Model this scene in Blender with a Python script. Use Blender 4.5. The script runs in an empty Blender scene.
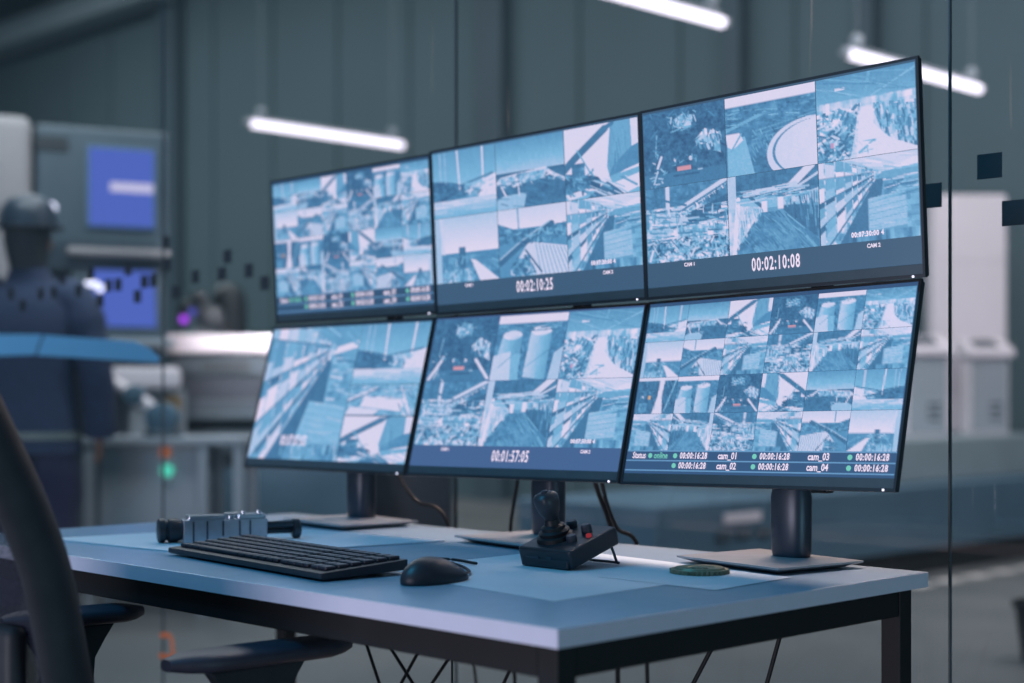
import bpy, bmesh, math, random
import numpy as np
from mathutils import Vector, Matrix, Euler

random.seed(7)
S = bpy.context.scene
COL = S.collection
PI = math.pi

# ------------------------------------------------------------------ helpers
def s2l(c):
    return tuple((x / 12.92 if x <= 0.04045 else ((x + 0.055) / 1.055) ** 2.4) for x in c)

def rgb(r, g, b):
    return s2l((r / 255.0, g / 255.0, b / 255.0))

def new_mat(name):
    m = bpy.data.materials.new(name)
    m.use_nodes = True
    m.node_tree.nodes.clear()
    return m, m.node_tree.nodes, m.node_tree.links

def mat(name, col, rough=0.5, metal=0.0, var=0.12, scale=6.0, bump=0.0, emit=None, strength=0.0, spec=0.5, stretch=(1, 1, 1)):
    m, N, L = new_mat(name)
    out = N.new('ShaderNodeOutputMaterial')
    p = N.new('ShaderNodeBsdfPrincipled')
    tc = N.new('ShaderNodeTexCoord')
    mp = N.new('ShaderNodeMapping'); mp.inputs['Scale'].default_value = stretch
    nz = N.new('ShaderNodeTexNoise'); nz.inputs['Scale'].default_value = scale; nz.inputs['Detail'].default_value = 4
    L.new(tc.outputs['Object'], mp.inputs['Vector']); L.new(mp.outputs['Vector'], nz.inputs['Vector'])
    rp = N.new('ShaderNodeValToRGB')
    rp.color_ramp.elements[0].position = 0.3; rp.color_ramp.elements[1].position = 0.7
    rp.color_ramp.elements[0].color = tuple(c * (1 - var) for c in col) + (1,)
    rp.color_ramp.elements[1].color = tuple(min(1, c * (1 + var)) for c in col) + (1,)
    L.new(nz.outputs['Fac'], rp.inputs['Fac']); L.new(rp.outputs['Color'], p.inputs['Base Color'])
    p.inputs['Roughness'].default_value = rough; p.inputs['Metallic'].default_value = metal
    p.inputs['Specular IOR Level'].default_value = spec
    if bump:
        b = N.new('ShaderNodeBump'); b.inputs['Strength'].default_value = bump; b.inputs['Distance'].default_value = 0.002
        L.new(nz.outputs['Fac'], b.inputs['Height']); L.new(b.outputs['Normal'], p.inputs['Normal'])
    if emit:
        p.inputs['Emission Color'].default_value = tuple(emit) + (1,)
        p.inputs['Emission Strength'].default_value = strength
    L.new(p.outputs['BSDF'], out.inputs['Surface'])
    return m

def link(o, parent=None):
    COL.objects.link(o)
    if parent is not None:
        o.parent = parent
    return o

def tag(o, label=None, cat=None, group=None, kind=None):
    if label: o['label'] = label
    if cat: o['category'] = cat
    if group: o['group'] = group
    if kind: o['kind'] = kind
    return o

def thing(name, label, cat, loc=(0, 0, 0), rz=0.0, group=None):
    o = bpy.data.objects.new(name, None); link(o)
    o.location = loc; o.rotation_euler = (0, 0, rz); o.empty_display_size = 0.05
    return tag(o, label, cat, group)

def obj(name, bm, m, parent=None, smooth=False, label=None):
    me = bpy.data.meshes.new(name)
    bmesh.ops.recalc_face_normals(bm, faces=bm.faces)
    bm.to_mesh(me); bm.free()
    me.materials.append(m)
    if smooth:
        me.polygons.foreach_set('use_smooth', [True] * len(me.polygons))
        me.set_sharp_from_angle(angle=math.radians(40))
    o = bpy.data.objects.new(name, me); link(o, parent)
    if label: o['label'] = label
    return o

def B():
    return bmesh.new()

def box(bm, x0, x1, y0, y1, z0, z1, bev=0.0, seg=2, M=None):
    t = bmesh.new()
    vs = [t.verts.new((x, y, z)) for x in (x0, x1) for y in (y0, y1) for z in (z0, z1)]
    for f in ((0, 1, 3, 2), (4, 6, 7, 5), (0, 4, 5, 1), (2, 3, 7, 6), (0, 2, 6, 4), (1, 5, 7, 3)):
        t.faces.new([vs[i] for i in f])
    if bev:
        bmesh.ops.bevel(t, geom=t.edges[:], offset=bev, segments=seg, affect='EDGES', profile=0.5)
    if M is not None:
        bmesh.ops.transform(t, matrix=M, verts=t.verts)
    add(bm, t)
    return bm

def add(bm, t):
    me = bpy.data.meshes.new('tmp'); t.to_mesh(me); t.free()
    bm.from_mesh(me); bpy.data.meshes.remove(me)

def lathe(bm, prof, n=24, M=None, cap=True):
    """profile of (radius, z) around z"""
    t = bmesh.new()
    rings = []
    for r, z in prof:
        rings.append([t.verts.new((r * math.cos(2 * PI * i / n), r * math.sin(2 * PI * i / n), z)) for i in range(n)])
    for a, b in zip(rings, rings[1:]):
        for i in range(n):
            t.faces.new((a[i], a[(i + 1) % n], b[(i + 1) % n], b[i]))
    if cap:
        t.faces.new(rings[0][::-1]); t.faces.new(rings[-1])
    if M is not None:
        bmesh.ops.transform(t, matrix=M, verts=t.verts)
    add(bm, t)
    return bm

def loft(bm, secs, n=20, cap=True, M=None, power=2.0):
    """sections (cx, cy, cz, rx, ry) of horizontal superellipses"""
    t = bmesh.new(); rings = []
    for cx, cy, cz, rx, ry in secs:
        ring = []
        for i in range(n):
            a = 2 * PI * i / n; c, s = math.cos(a), math.sin(a)
            ring.append(t.verts.new((cx + rx * math.copysign(abs(c) ** (2 / power), c), cy + ry * math.copysign(abs(s) ** (2 / power), s), cz)))
        rings.append(ring)
    for a, b in zip(rings, rings[1:]):
        for i in range(n):
            t.faces.new((a[i], a[(i + 1) % n], b[(i + 1) % n], b[i]))
    if cap:
        t.faces.new(rings[0][::-1]); t.faces.new(rings[-1])
    if M is not None:
        bmesh.ops.transform(t, matrix=M, verts=t.verts)
    add(bm, t)
    return bm

def smooth_path(pts, k=6):
    P = [Vector(p) for p in pts]; out = []
    for i in range(len(P) - 1):
        p0 = P[max(i - 1, 0)]; p1 = P[i]; p2 = P[i + 1]; p3 = P[min(i + 2, len(P) - 1)]
        for j in range(k):
            t = j / k
            out.append(0.5 * ((2 * p1) + (-p0 + p2) * t + (2 * p0 - 5 * p1 + 4 * p2 - p3) * t * t + (-p0 + 3 * p1 - 3 * p2 + p3) * t ** 3))
    out.append(P[-1])
    return out

def tube(bm, pts, r, n=10, ref=(1, 0, 0), ry=None, closed=False):
    """sweep of an ellipse: r along ref, ry across; radii may be lists"""
    P = [Vector(p) for p in pts]; m = len(P); t = bmesh.new(); rings = []
    for i, p in enumerate(P):
        a = P[(i - 1) % m] if closed else P[max(i - 1, 0)]
        b = P[(i + 1) % m] if closed else P[min(i + 1, m - 1)]
        d = (b - a).normalized()
        u = Vector(ref) - d * d.dot(Vector(ref))
        if u.length < 1e-3:
            u = d.orthogonal()
        u.normalize(); v = d.cross(u)
        ra = r[i] if isinstance(r, (list, tuple)) else r
        rb = ra if ry is None else (ry[i] if isinstance(ry, (list, tuple)) else ry)
        rings.append([t.verts.new(p + u * ra * math.cos(2 * PI * k / n) + v * rb * math.sin(2 * PI * k / n)) for k in range(n)])
    pairs = list(zip(rings, rings[1:]))
    if closed: pairs.append((rings[-1], rings[0]))
    for a, b in pairs:
        for i in range(n):
            t.faces.new((a[i], a[(i + 1) % n], b[(i + 1) % n], b[i]))
    if not closed:
        t.faces.new(rings[0][::-1]); t.faces.new(rings[-1])
    add(bm, t)
    return bm

def prism(bm, poly, z0, z1, M=None, bev=0.0):
    t = bmesh.new()
    a = [t.verts.new((x, y, z0)) for x, y in poly]; b = [t.verts.new((x, y, z1)) for x, y in poly]
    n = len(poly)
    t.faces.new(a[::-1]); t.faces.new(b)
    for i in range(n):
        t.faces.new((a[i], a[(i + 1) % n], b[(i + 1) % n], b[i]))
    if bev:
        bmesh.ops.bevel(t, geom=t.edges[:], offset=bev, segments=2, affect='EDGES', profile=0.5)
    if M is not None:
        bmesh.ops.transform(t, matrix=M, verts=t.verts)
    add(bm, t)
    return bm

def dup(root, label=None, **kw):
    r = root.copy(); COL.objects.link(r)
    if label: r['label'] = label
    for k, v in kw.items(): setattr(r, k, v)
    for ch in list(root.children):
        c = ch.copy(); COL.objects.link(c); c.parent = r
        for g in ch.children:
            d = g.copy(); COL.objects.link(d); d.parent = c
    return r

T = Matrix.Translation
def R(a, ax): return Matrix.Rotation(math.radians(a), 4, ax)

# ------------------------------------------------------------------ materials
M = {}
M['laminate'] = mat('desk_laminate', rgb(158, 176, 194), 0.26, 0, 0.03, 30)
M['desk_steel'] = mat('desk_steel', rgb(25, 28, 31), 0.6, 0.0, 0.1, 20, spec=.25)
M['black_plastic'] = mat('black_plastic', rgb(34, 40, 48), 0.42, 0, 0.1, 40, 0.05)
M['bezel'] = mat('monitor_bezel', rgb(66, 80, 86), 0.42, 0, 0.06, 30)
M['rim'] = mat('monitor_rim', rgb(34, 40, 46), 0.45, 0, 0.06, 30)
M['shell'] = mat('monitor_shell', rgb(38, 44, 50), 0.5, 0, 0.08, 30)
M['stand'] = mat('stand_metal', rgb(46, 58, 72), 0.36, 0.2, 0.06, 25)
M['base'] = mat('stand_base_metal', rgb(168, 166, 170), 0.24, 0.0, 0.06, 40)
M['key'] = mat('key_plastic', rgb(40, 46, 58), 0.45, 0, 0.1, 50)
M['chair'] = mat('chair_plastic', rgb(42, 48, 54), 0.55, 0, 0.12, 30, 0.05, spec=.25)
M['chair_pad'] = mat('chair_pad', rgb(46, 47, 60), 0.5, 0, 0.1, 60, 0.1)
M['fabric'] = mat('chair_fabric', rgb(34, 38, 50), 0.8, 0, 0.15, 200, 0.2)
M['cable'] = mat('cable_rubber', rgb(20, 23, 28), 0.5, 0, 0.1, 30, spec=.3)
M['edge'] = mat('desk_edge_band', rgb(206, 204, 220), 0.4, 0, 0.02, 30)
M['paper'] = mat('drawing_paper', rgb(204, 211, 220), 0.55, 0, 0.02, 12)
M['steel'] = mat('brushed_steel', rgb(190, 196, 206), 0.28, 0.95, 0.08, 60, stretch=(1, 12, 1))
M['dark_steel'] = mat('dark_steel', rgb(70, 78, 86), 0.35, 0.8, 0.1, 40)
M['brass'] = mat('tarnished_metal', rgb(128, 128, 104), 0.45, 0.3, 0.35, 90, 0.3)
M['wall'] = mat('factory_wall_paint', rgb(84, 104, 112), 0.8, 0, 0.05, 0.6)
M['column'] = mat('steel_column_paint', rgb(70, 88, 98), 0.7, 0, 0.06, 2)
M['beam'] = mat('beam_paint', rgb(136, 152, 160), 0.6, 0, 0.05, 2)
M['ceiling'] = mat('ceiling_sheet', rgb(60, 72, 82), 0.8, 0, 0.05, 1)
M['mach_dim'] = mat('machine_dim_grey', rgb(58, 70, 80), 0.55, 0, 0.05, 5)
M['deck'] = mat('machine_deck_grey', rgb(146, 162, 168), 0.5, 0, 0.05, 5)
M['mach_pale'] = mat('machine_pale', rgb(148, 144, 146), 0.5, 0, 0.03, 4)
M['mach_grey'] = mat('machine_grey', rgb(70, 85, 95), 0.5, 0, 0.05, 5)
M['mach_light'] = mat('machine_light_grey', rgb(158, 166, 174), 0.5, 0, 0.04, 5)
M['mach_white'] = mat('machine_white', rgb(232, 222, 228), 0.45, 0, 0.03, 4)
M['mach_dark'] = mat('machine_dark_teal', rgb(84, 112, 130), 0.5, 0, 0.08, 3)
M['mach_navy'] = mat('machine_navy', rgb(40, 48, 60), 0.55, 0, 0.08, 3)
M['mach_black'] = mat('machine_black', rgb(38, 46, 52), 0.5, 0, 0.1, 6)
M['sticker'] = mat('dark_film', rgb(50, 56, 62), 0.6, 0, 0.08, 40)
M['seal'] = mat('glass_joint_seal', rgb(62, 72, 78), 0.35, 0, 0.1, 40)
M['jacket'] = mat('navy_work_cloth', rgb(50, 64, 92), 0.85, 0, 0.12, 25, 0.1)
M['trouser'] = mat('dark_trouser_cloth', rgb(52, 56, 84), 0.85, 0, 0.12, 25, 0.1)
M['reflective'] = mat('reflective_tape', rgb(120, 132, 128), 0.5, 0.0, 0.05, 30)
M['hat'] = mat('hard_hat_plastic', rgb(46, 60, 74), 0.45, 0, 0.04, 10)
M['skin'] = mat('skin', rgb(140, 104, 90), 0.6, 0, 0.06, 30)
M['hair'] = mat('dark_hair', rgb(54, 60, 66), 0.7, 0, 0.15, 60, 0.2)
M['boot'] = mat('boot_leather', rgb(36, 36, 40), 0.6, 0, 0.1, 30)
M['orange'] = mat('orange_paint', rgb(226, 118, 70), 0.6, 0, 0.05, 30)
M['ochre'] = mat('ochre_paint', rgb(176, 140, 92), 0.6, 0, 0.05, 10)
M['floor_mark'] = mat('floor_mark_paint', rgb(206, 200, 196), 0.7, 0, 0.1, 10)

def emis(name, col, st):
    m, N, L = new_mat(name)
    out = N.new('ShaderNodeOutputMaterial'); e = N.new('ShaderNodeEmission')
    e.inputs['Color'].default_value = tuple(col) + (1,); e.inputs['Strength'].default_value = st
    L.new(e.outputs[0], out.inputs['Surface'])
    return m
M['tube'] = emis('lit_tube', rgb(238, 228, 246), 2.6)
M['led_white'] = emis('white_led', rgb(225, 225, 250), 2.2)
M['led_green'] = emis('green_lamp', rgb(90, 218, 192), 1.0)
M['led_purple'] = emis('purple_lamp', rgb(178, 70, 245), 1.5)
M['led_blue'] = emis('indigo_lamp', rgb(90, 90, 200), 0.9)
M['led_amber'] = emis('amber_lamp', rgb(190, 110, 70), 0.6)
M['led_red'] = emis('red_lamp', rgb(170, 60, 70), 0.6)
M['ui_text'] = emis('screen_text', rgb(236, 222, 244), 1.05)
M['ui_green'] = emis('screen_green_text', rgb(120, 205, 190), 1.0)
M['ui_line'] = emis('screen_rule', rgb(110, 160, 205), 0.9)
M['hmi'] = emis('machine_screen_blue', rgb(84, 106, 196), 1.0)
M['hmi_glare'] = emis('machine_screen_glare', rgb(205, 200, 235), 1.0)  # glow colour of the light stripe painted onto the machine screen
for k in M:
    if k.startswith(('led', 'ui', 'hmi')):
        M[k].cycles.emission_sampling = 'NONE'

def screen_mat(name, attr=True, col=None):
    """a lit LCD panel: dark matte sheet that emits its picture"""
    m, N, L = new_mat(name)
    out = N.new('ShaderNodeOutputMaterial'); p = N.new('ShaderNodeBsdfPrincipled')
    p.inputs['Base Color'].default_value = (0.012, 0.014, 0.016, 1); p.inputs['Roughness'].default_value = 0.35
    if attr:
        a = N.new('ShaderNodeAttribute'); a.attribute_name = 'picture'
        L.new(a.outputs['Color'], p.inputs['Emission Color'])
    else:
        p.inputs['Emission Color'].default_value = tuple(col) + (1,)
    p.inputs['Emission Strength'].default_value = 1.0
    L.new(p.outputs[0], out.inputs['Surface'])
    m.cycles.emission_sampling = 'NONE'
    return m
M['feed'] = screen_mat('camera_feed_picture')

def glass_mat():
    m, N, L = new_mat('clear_glass')
    out = N.new('ShaderNodeOutputMaterial')
    tr = N.new('ShaderNodeBsdfTransparent'); tr.inputs['Color'].default_value = (0.97, 0.985, 0.985, 1)
    gl = N.new('ShaderNodeBsdfGlossy'); gl.inputs['Roughness'].default_value = 0.02
    fr = N.new('ShaderNodeFresnel'); fr.inputs['IOR'].default_value = 1.45
    mx = N.new('ShaderNodeMixShader')
    # the pane does not bend light, so only faces met from outside reflect
    ge = N.new('ShaderNodeNewGeometry'); inv = N.new('ShaderNodeMath'); inv.operation = 'SUBTRACT'; inv.inputs[0].default_value = 1.0
    mu = N.new('ShaderNodeMath'); mu.operation = 'MULTIPLY'
    L.new(ge.outputs['Backfacing'], inv.inputs[1]); L.new(inv.outputs[0], mu.inputs[0]); L.new(fr.outputs[0], mu.inputs[1])
    L.new(mu.outputs[0], mx.inputs[0]); L.new(tr.outputs[0], mx.inputs[1]); L.new(gl.outputs[0], mx.inputs[2])
    # dried drips running down the pane
    tc = N.new('ShaderNodeTexCoord'); mp = N.new('ShaderNodeMapping'); mp.inputs['Scale'].default_value = (60, 60, 2.2)
    nz = N.new('ShaderNodeTexNoise'); nz.inputs['Scale'].default_value = 1.0; nz.inputs['Detail'].default_value = 3
    rp = N.new('ShaderNodeValToRGB'); rp.color_ramp.elements[0].position = 0.70; rp.color_ramp.elements[1].position = 0.82
    rp.color_ramp.elements[0].color = (0, 0, 0, 1); rp.color_ramp.elements[1].color = (0.22, 0.22, 0.22, 1)
    df = N.new('ShaderNodeBsdfTranslucent'); df.inputs['Color'].default_value = (0.5, 0.5, 0.5, 1)
    mx2 = N.new('ShaderNodeMixShader')
    L.new(tc.outputs['Object'], mp.inputs['Vector']); L.new(mp.outputs[0], nz.inputs['Vector']); L.new(nz.outputs['Fac'], rp.inputs['Fac'])
    L.new(rp.outputs['Color'], mx2.inputs[0]); L.new(mx.outputs[0], mx2.inputs[1]); L.new(df.outputs[0], mx2.inputs[2])
    L.new(mx2.outputs[0], out.inputs['Surface'])
    return m
M['glass'] = glass_mat()

def reflection_mat():  # tinted see-through sheet that paints in a blue light reflection
    m, N, L = new_mat('blue_reflection_paint')
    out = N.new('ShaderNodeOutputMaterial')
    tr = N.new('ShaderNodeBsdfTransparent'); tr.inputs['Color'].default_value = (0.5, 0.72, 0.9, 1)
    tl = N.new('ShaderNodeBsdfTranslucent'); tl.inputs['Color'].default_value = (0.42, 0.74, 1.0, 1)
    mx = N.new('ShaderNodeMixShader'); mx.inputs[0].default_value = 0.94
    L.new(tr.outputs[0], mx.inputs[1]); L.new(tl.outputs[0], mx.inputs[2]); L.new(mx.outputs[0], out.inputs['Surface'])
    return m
M['glass_reflection'] = reflection_mat()

def mesh_fabric():
    m, N, L = new_mat('chair_mesh_fabric')
    out = N.new('ShaderNodeOutputMaterial'); tr = N.new('ShaderNodeBsdfTransparent')
    p = N.new('ShaderNodeBsdfPrincipled'); p.inputs['Base Color'].default_value = rgb(36, 44, 62) + (1,); p.inputs['Roughness'].default_value = 0.8
    tc = N.new('ShaderNodeTexCoord'); ck = N.new('ShaderNodeTexVoronoi'); ck.inputs['Scale'].default_value = 420
    mt = N.new('ShaderNodeMath'); mt.operation = 'MULTIPLY_ADD'; mt.inputs[1].default_value = 0.4; mt.inputs[2].default_value = 0.58
    mx = N.new('ShaderNodeMixShader')
    L.new(tc.outputs['Object'], ck.inputs['Vector']); L.new(ck.outputs['Distance'], mt.inputs[0]); L.new(mt.outputs[0], mx.inputs[0])
    L.new(tr.outputs[0], mx.inputs[1]); L.new(p.outputs[0], mx.inputs[2]); L.new(mx.outputs[0], out.inputs['Surface'])
    return m
M['mesh'] = mesh_fabric()

def floor_mat():
    m, N, L = new_mat('polished_concrete')
    out = N.new('ShaderNodeOutputMaterial'); p = N.new('ShaderNodeBsdfPrincipled')
    tc = N.new('ShaderNodeTexCoord')
    n1 = N.new('ShaderNodeTexNoise'); n1.inputs['Scale'].default_value = 1.3; n1.inputs['Detail'].default_value = 8
    n2 = N.new('ShaderNodeTexNoise'); n2.inputs['Scale'].default_value = 14; n2.inputs['Detail'].default_value = 6
    mx = N.new('ShaderNodeMath'); mx.operation = 'MULTIPLY_ADD'; mx.inputs[1].default_value = 0.35
    rp = N.new('ShaderNodeValToRGB'); rp.color_ramp.elements[0].position = 0.4; rp.color_ramp.elements[1].position = 0.9
    rp.color_ramp.elements[0].color = rgb(92, 98, 99) + (1,); rp.color_ramp.elements[1].color = rgb(118, 120, 120) + (1,)
    L.new(tc.outputs['Object'], n1.inputs['Vector']); L.new(tc.outputs['Object'], n2.inputs['Vector'])
    L.new(n2.outputs['Fac'], mx.inputs[0]); L.new(n1.outputs['Fac'], mx.inputs[2]); L.new(mx.outputs[0], rp.inputs['Fac'])
    L.new(rp.outputs['Color'], p.inputs['Base Color']); p.inputs['Roughness'].default_value = 0.45
    L.new(p.outputs[0], out.inputs['Surface'])
    return m
M['floor'] = floor_mat()

# ------------------------------------------------------------------ camera
cam = bpy.data.cameras.new('camera'); co = bpy.data.objects.new('camera', cam); link(co)
co.location = (1.2357, -1.2876, 1.0129); co.rotation_euler = (PI / 2, 0, 0.79422)
cam.sensor_width = 36; cam.lens = 54.564; cam.shift_y = 50.1 / 1024
cam.clip_start = 0.05; cam.clip_end = 100
cam.dof.use_dof = True; cam.dof.focus_distance = 2.42; cam.dof.aperture_fstop = 2.15
S.camera = co

# ------------------------------------------------------------------ setting
def struct(name, bm, m, **k):
    o = obj(name, bm, m, **k); o['kind'] = 'structure'; return o
bm = B(); box(bm, -24, 6, -6, 9.2, -0.1, 0); struct('floor', bm, M['floor'])
bm = B(); box(bm, -24, 6, 8.8, 9.0, 0, 6.6)
for i in range(24):                                                   # pressed seams of the wall sheets
    x = -22 + i * 1.15
    box(bm, x, x + 0.03, 8.775, 8.8, 0, 6.6)
struct('wall_back', bm, M['wall'])
bm = B(); box(bm, -24, 6, 1.2, 9.0, 6.6, 6.7); struct('ceiling', bm, M['ceiling'])
for i, (x0, x1) in enumerate(((-14.98, -14.55), (-9.43, -9.05), (-6.5, -6.32), (-5.22, -5.1))):
    bm = B(); box(bm, x0, x1, 8.68, 8.774, 0, 6.6); struct('column_%d' % (i + 1), bm, M['column'])
bm = B(); box(bm, -23, -14.6, 8.35, 8.77, 5.62, 5.86); box(bm, -23, -14.6, 8.3, 8.77, 5.86, 5.9); struct('beam', bm, M['beam'])

# glazed partition behind the desk: panes 1.2 m wide with dark joints
GY = 1.05
J = [-4.93, -3.732, -2.536, -1.325, -0.102, 1.1, 2.3]
for i in range(len(J) - 1):
    bm = B(); box(bm, J[i] + 0.0022, J[i + 1] - 0.0022, GY, GY + 0.008, 0.04, 3.2)
    struct('window_%d' % (i + 1), bm, M['glass'])
for i, x in enumerate(J):
    bm = B(); box(bm, x - 0.002, x + 0.002, GY + 0.0005, GY + 0.0065, 0.04, 3.2, 0.0006, 1)
    struct('trim_%d' % (i + 1), bm, M['seal'])
bm = B(); box(bm, J[0], J[-1], GY - 0.02, GY + 0.035, 0, 0.04); struct('trim_8', bm, M['seal'])
bm = B(); box(bm, J[0], J[-1], GY - 0.02, GY + 0.035, 3.2, 3.26); struct('trim_9', bm, M['seal'])

# small square stickers on the glass
ST = [(-2.215, 1.37), (-2.24, 1.325), (-2.368, 1.324), (-2.118, 1.327), (-2.048, 1.291), (-2.467, 1.287), (-2.508, 1.366), (-2.516, 1.426),
      (-2.716, 1.364), (-2.926, 1.362), (-2.628, 1.324), (-2.58, 1.325), (-2.771, 1.323), (-2.825, 1.323), (-2.665, 1.284), (-2.872, 1.281),
      (-2.998, 1.316), (-3.096, 1.358), (-3.151, 1.316), (-3.232, 1.317), (-3.431, 1.325), (-3.351, 1.285), (-0.028, 1.382), (0.016, 1.302), (-0.137, 1.343)]
SL = {0: 'dark square sticker, uppermost of the loose group left of the top left monitor',
      1: 'dark square sticker on the glass just below the uppermost one above the dark domed tank',
      2: 'dark square sticker on the glass above the robot with the purple lamp',
      3: 'dark square sticker on the glass beside the top left monitor, second from its edge',
      4: 'dark square sticker on the glass closest to the top left monitor edge',
      5: 'dark square sticker low on the glass just past the left joint, above the robot arm',
      6: 'dark square sticker on the glass touching the left joint line',
      7: 'dark square sticker highest on the glass, over the left joint line',
      8: 'dark square sticker at the top edge of the lower blue machine screen',
      9: 'dark square sticker at the top left corner of the lower blue machine screen',
      10: 'left one of two close stickers at the right end of the lower blue machine screen',
      11: 'right one of two close stickers at the right end of the lower blue machine screen',
      12: 'right one of the sticker pair over the left half of the lower blue machine screen',
      13: 'left one of the sticker pair over the left half of the lower blue machine screen',
      14: 'dark square sticker on the glass over the middle of the lower blue machine screen',
      15: 'dark square sticker at the left lower corner of the lower blue screen',
      16: 'dark square sticker over the right shoulder of the person in the hard hat',
      17: 'dark square sticker over the upper back of the person, highest on the jacket',
      18: 'right one of two stickers side by side over the middle of the jacket back',
      19: 'left one of two stickers side by side over the middle of the jacket back',
      20: 'dark square sticker near the picture edge over the left shoulder of the person',
      21: 'dark square sticker lowest on the jacket back, near the picture edge',
      22: 'large dark square sticker on the glass at right, over the top of the white panel',
      23: 'dark square sticker cut by the right picture edge, beside the white panel',
      24: 'dark square sticker half hidden behind the edge of the top right monitor'}
for i, (x, z) in enumerate(ST):
    h = 0.0205 if i >= 22 else 0.018
    w = 0.022 if i >= 22 else 0.019
    bm = B(); box(bm, x - w, x + w, GY - 0.0012, GY - 0.0002, z - h, z + h)
    tag(obj('glass_sticker', bm, M['sticker']), SL[i], 'sticker', 'square stickers on the glass wall')
# pale blue strips painted in for a light reflection on the left pane
def glass_reflection(pts, lab):
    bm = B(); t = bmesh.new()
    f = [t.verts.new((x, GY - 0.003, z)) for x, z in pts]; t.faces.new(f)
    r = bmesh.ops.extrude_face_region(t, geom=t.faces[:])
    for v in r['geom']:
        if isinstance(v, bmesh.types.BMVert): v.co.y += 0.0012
    add(bm, t); tag(obj('painted_reflection_strip', bm, M['glass_reflection']), lab, 'film strip', 'blue painted reflections on the glass')  # no film on the pane, the strip paints in a blue light reflection
glass_reflection([(-3.73, 1.128), (-3.27, 1.128), (-3.222, 1.19), (-3.73, 1.204)], 'blue painted reflection on the glass cut by the picture edge, before the person')
glass_reflection([(-3.255, 1.126), (-2.552, 1.094), (-2.55, 1.11), (-2.60, 1.135), (-2.68, 1.156), (-3.205, 1.188)], 'longer blue painted reflection on the glass ending at the left joint line')
# orange mark stuck low on the left joint
bm = B(); c = Matrix.Identity(4)
tube(bm, smooth_path([(-2.540, GY - 0.003, 0.333), (-2.50, GY - 0.003, 0.338), (-2.482, GY - 0.003, 0.328), (-2.478, GY - 0.003, 0.30), (-2.472, GY - 0.003, 0.285), (-2.50, GY - 0.003, 0.278), (-2.545, GY - 0.003, 0.276)], 5), 0.0025, 8, (0, 1, 0), 0.007)
tag(obj('orange_mark', bm, M['orange']), 'small orange hook-shaped mark low on the glass by the left joint line', 'mark')

# ------------------------------------------------------------------ desk
DT = 0.74; DD = 0.808
desk = thing('desk', 'white topped desk on dark steel legs carrying the six monitors', 'desk', (-0.8, 0.4, 0))
ox, oy = 0.8, -0.4
bm = B(); box(bm, -1.6 + ox, 0 + ox, 0 + oy, DD + oy, DT - 0.0235, DT, 0.0012, 2); tt_ = obj('tabletop', bm, M['laminate'], desk)
bm = B(); ex0, ex1, ey0, ey1 = -1.6 + ox, ox, oy, DD + oy; e = .0012
for a in ((ex0 - e, ex1 + e, ey0 - e, ey0), (ex0 - e, ex1 + e, ey1, ey1 + e), (ex0 - e, ex0, ey0, ey1), (ex1, ex1 + e, ey0, ey1)): box(bm, *a, DT - .0228, DT - .0006)
obj('edge_band', bm, M['edge'], tt_)
LEG = 0.033
def leg(x, y):
    bm = B(); box(bm, x, x + LEG, y, y + LEG, 0.012, DT - 0.0236, 0.002, 2)
    o = obj('leg', bm, M['desk_steel'], desk)
    b2 = B(); lathe(b2, [(0.016, 0), (0.018, 0.003), (0.018, 0.012)], 16, T((x + LEG / 2, y + LEG / 2, 0))); obj('foot', b2, M['black_plastic'], o)
IN = 0.012
for x in (-1.6 + IN + ox, -IN - LEG + ox):
    for y in (IN + oy, DD - IN - LEG - 0.012 + oy):
        leg(x, y)
zr0, zr1 = DT - 0.0236 - 0.040, DT - 0.0236
for y in (IN + oy + 0.002, DD - IN - 0.012 - 0.027 + oy):
    bm = B(); box(bm, -1.6 + IN + LEG + ox + 0.0005, -IN - LEG + ox - 0.0005, y, y + 0.025, zr0, zr1, 0.0015, 1); obj('apron_rail', bm, M['desk_steel'], desk)
for x in (-1.6 + IN + 0.002 + ox, -IN - 0.027 + ox):
    bm = B(); box(bm, x, x + 0.025, IN + LEG + oy + 0.0005, DD - IN - 0.012 - LEG + oy - 0.0005, zr0, zr1, 0.0015, 1); obj('apron_rail', bm, M['desk_steel'], desk)

# ------------------------------------------------------------------ CCTV pictures
STOPS = [(0.0, (50, 88, 128)), (0.3, (80, 138, 182)), (0.58, (122, 180, 218)), (0.8, (188, 200, 230)), (1.0, (226, 214, 238))]
SX = np.array([s[0] for s in STOPS]); SC = np.array([s2l([c / 255 for c in s[1]]) for s in STOPS])

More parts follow.
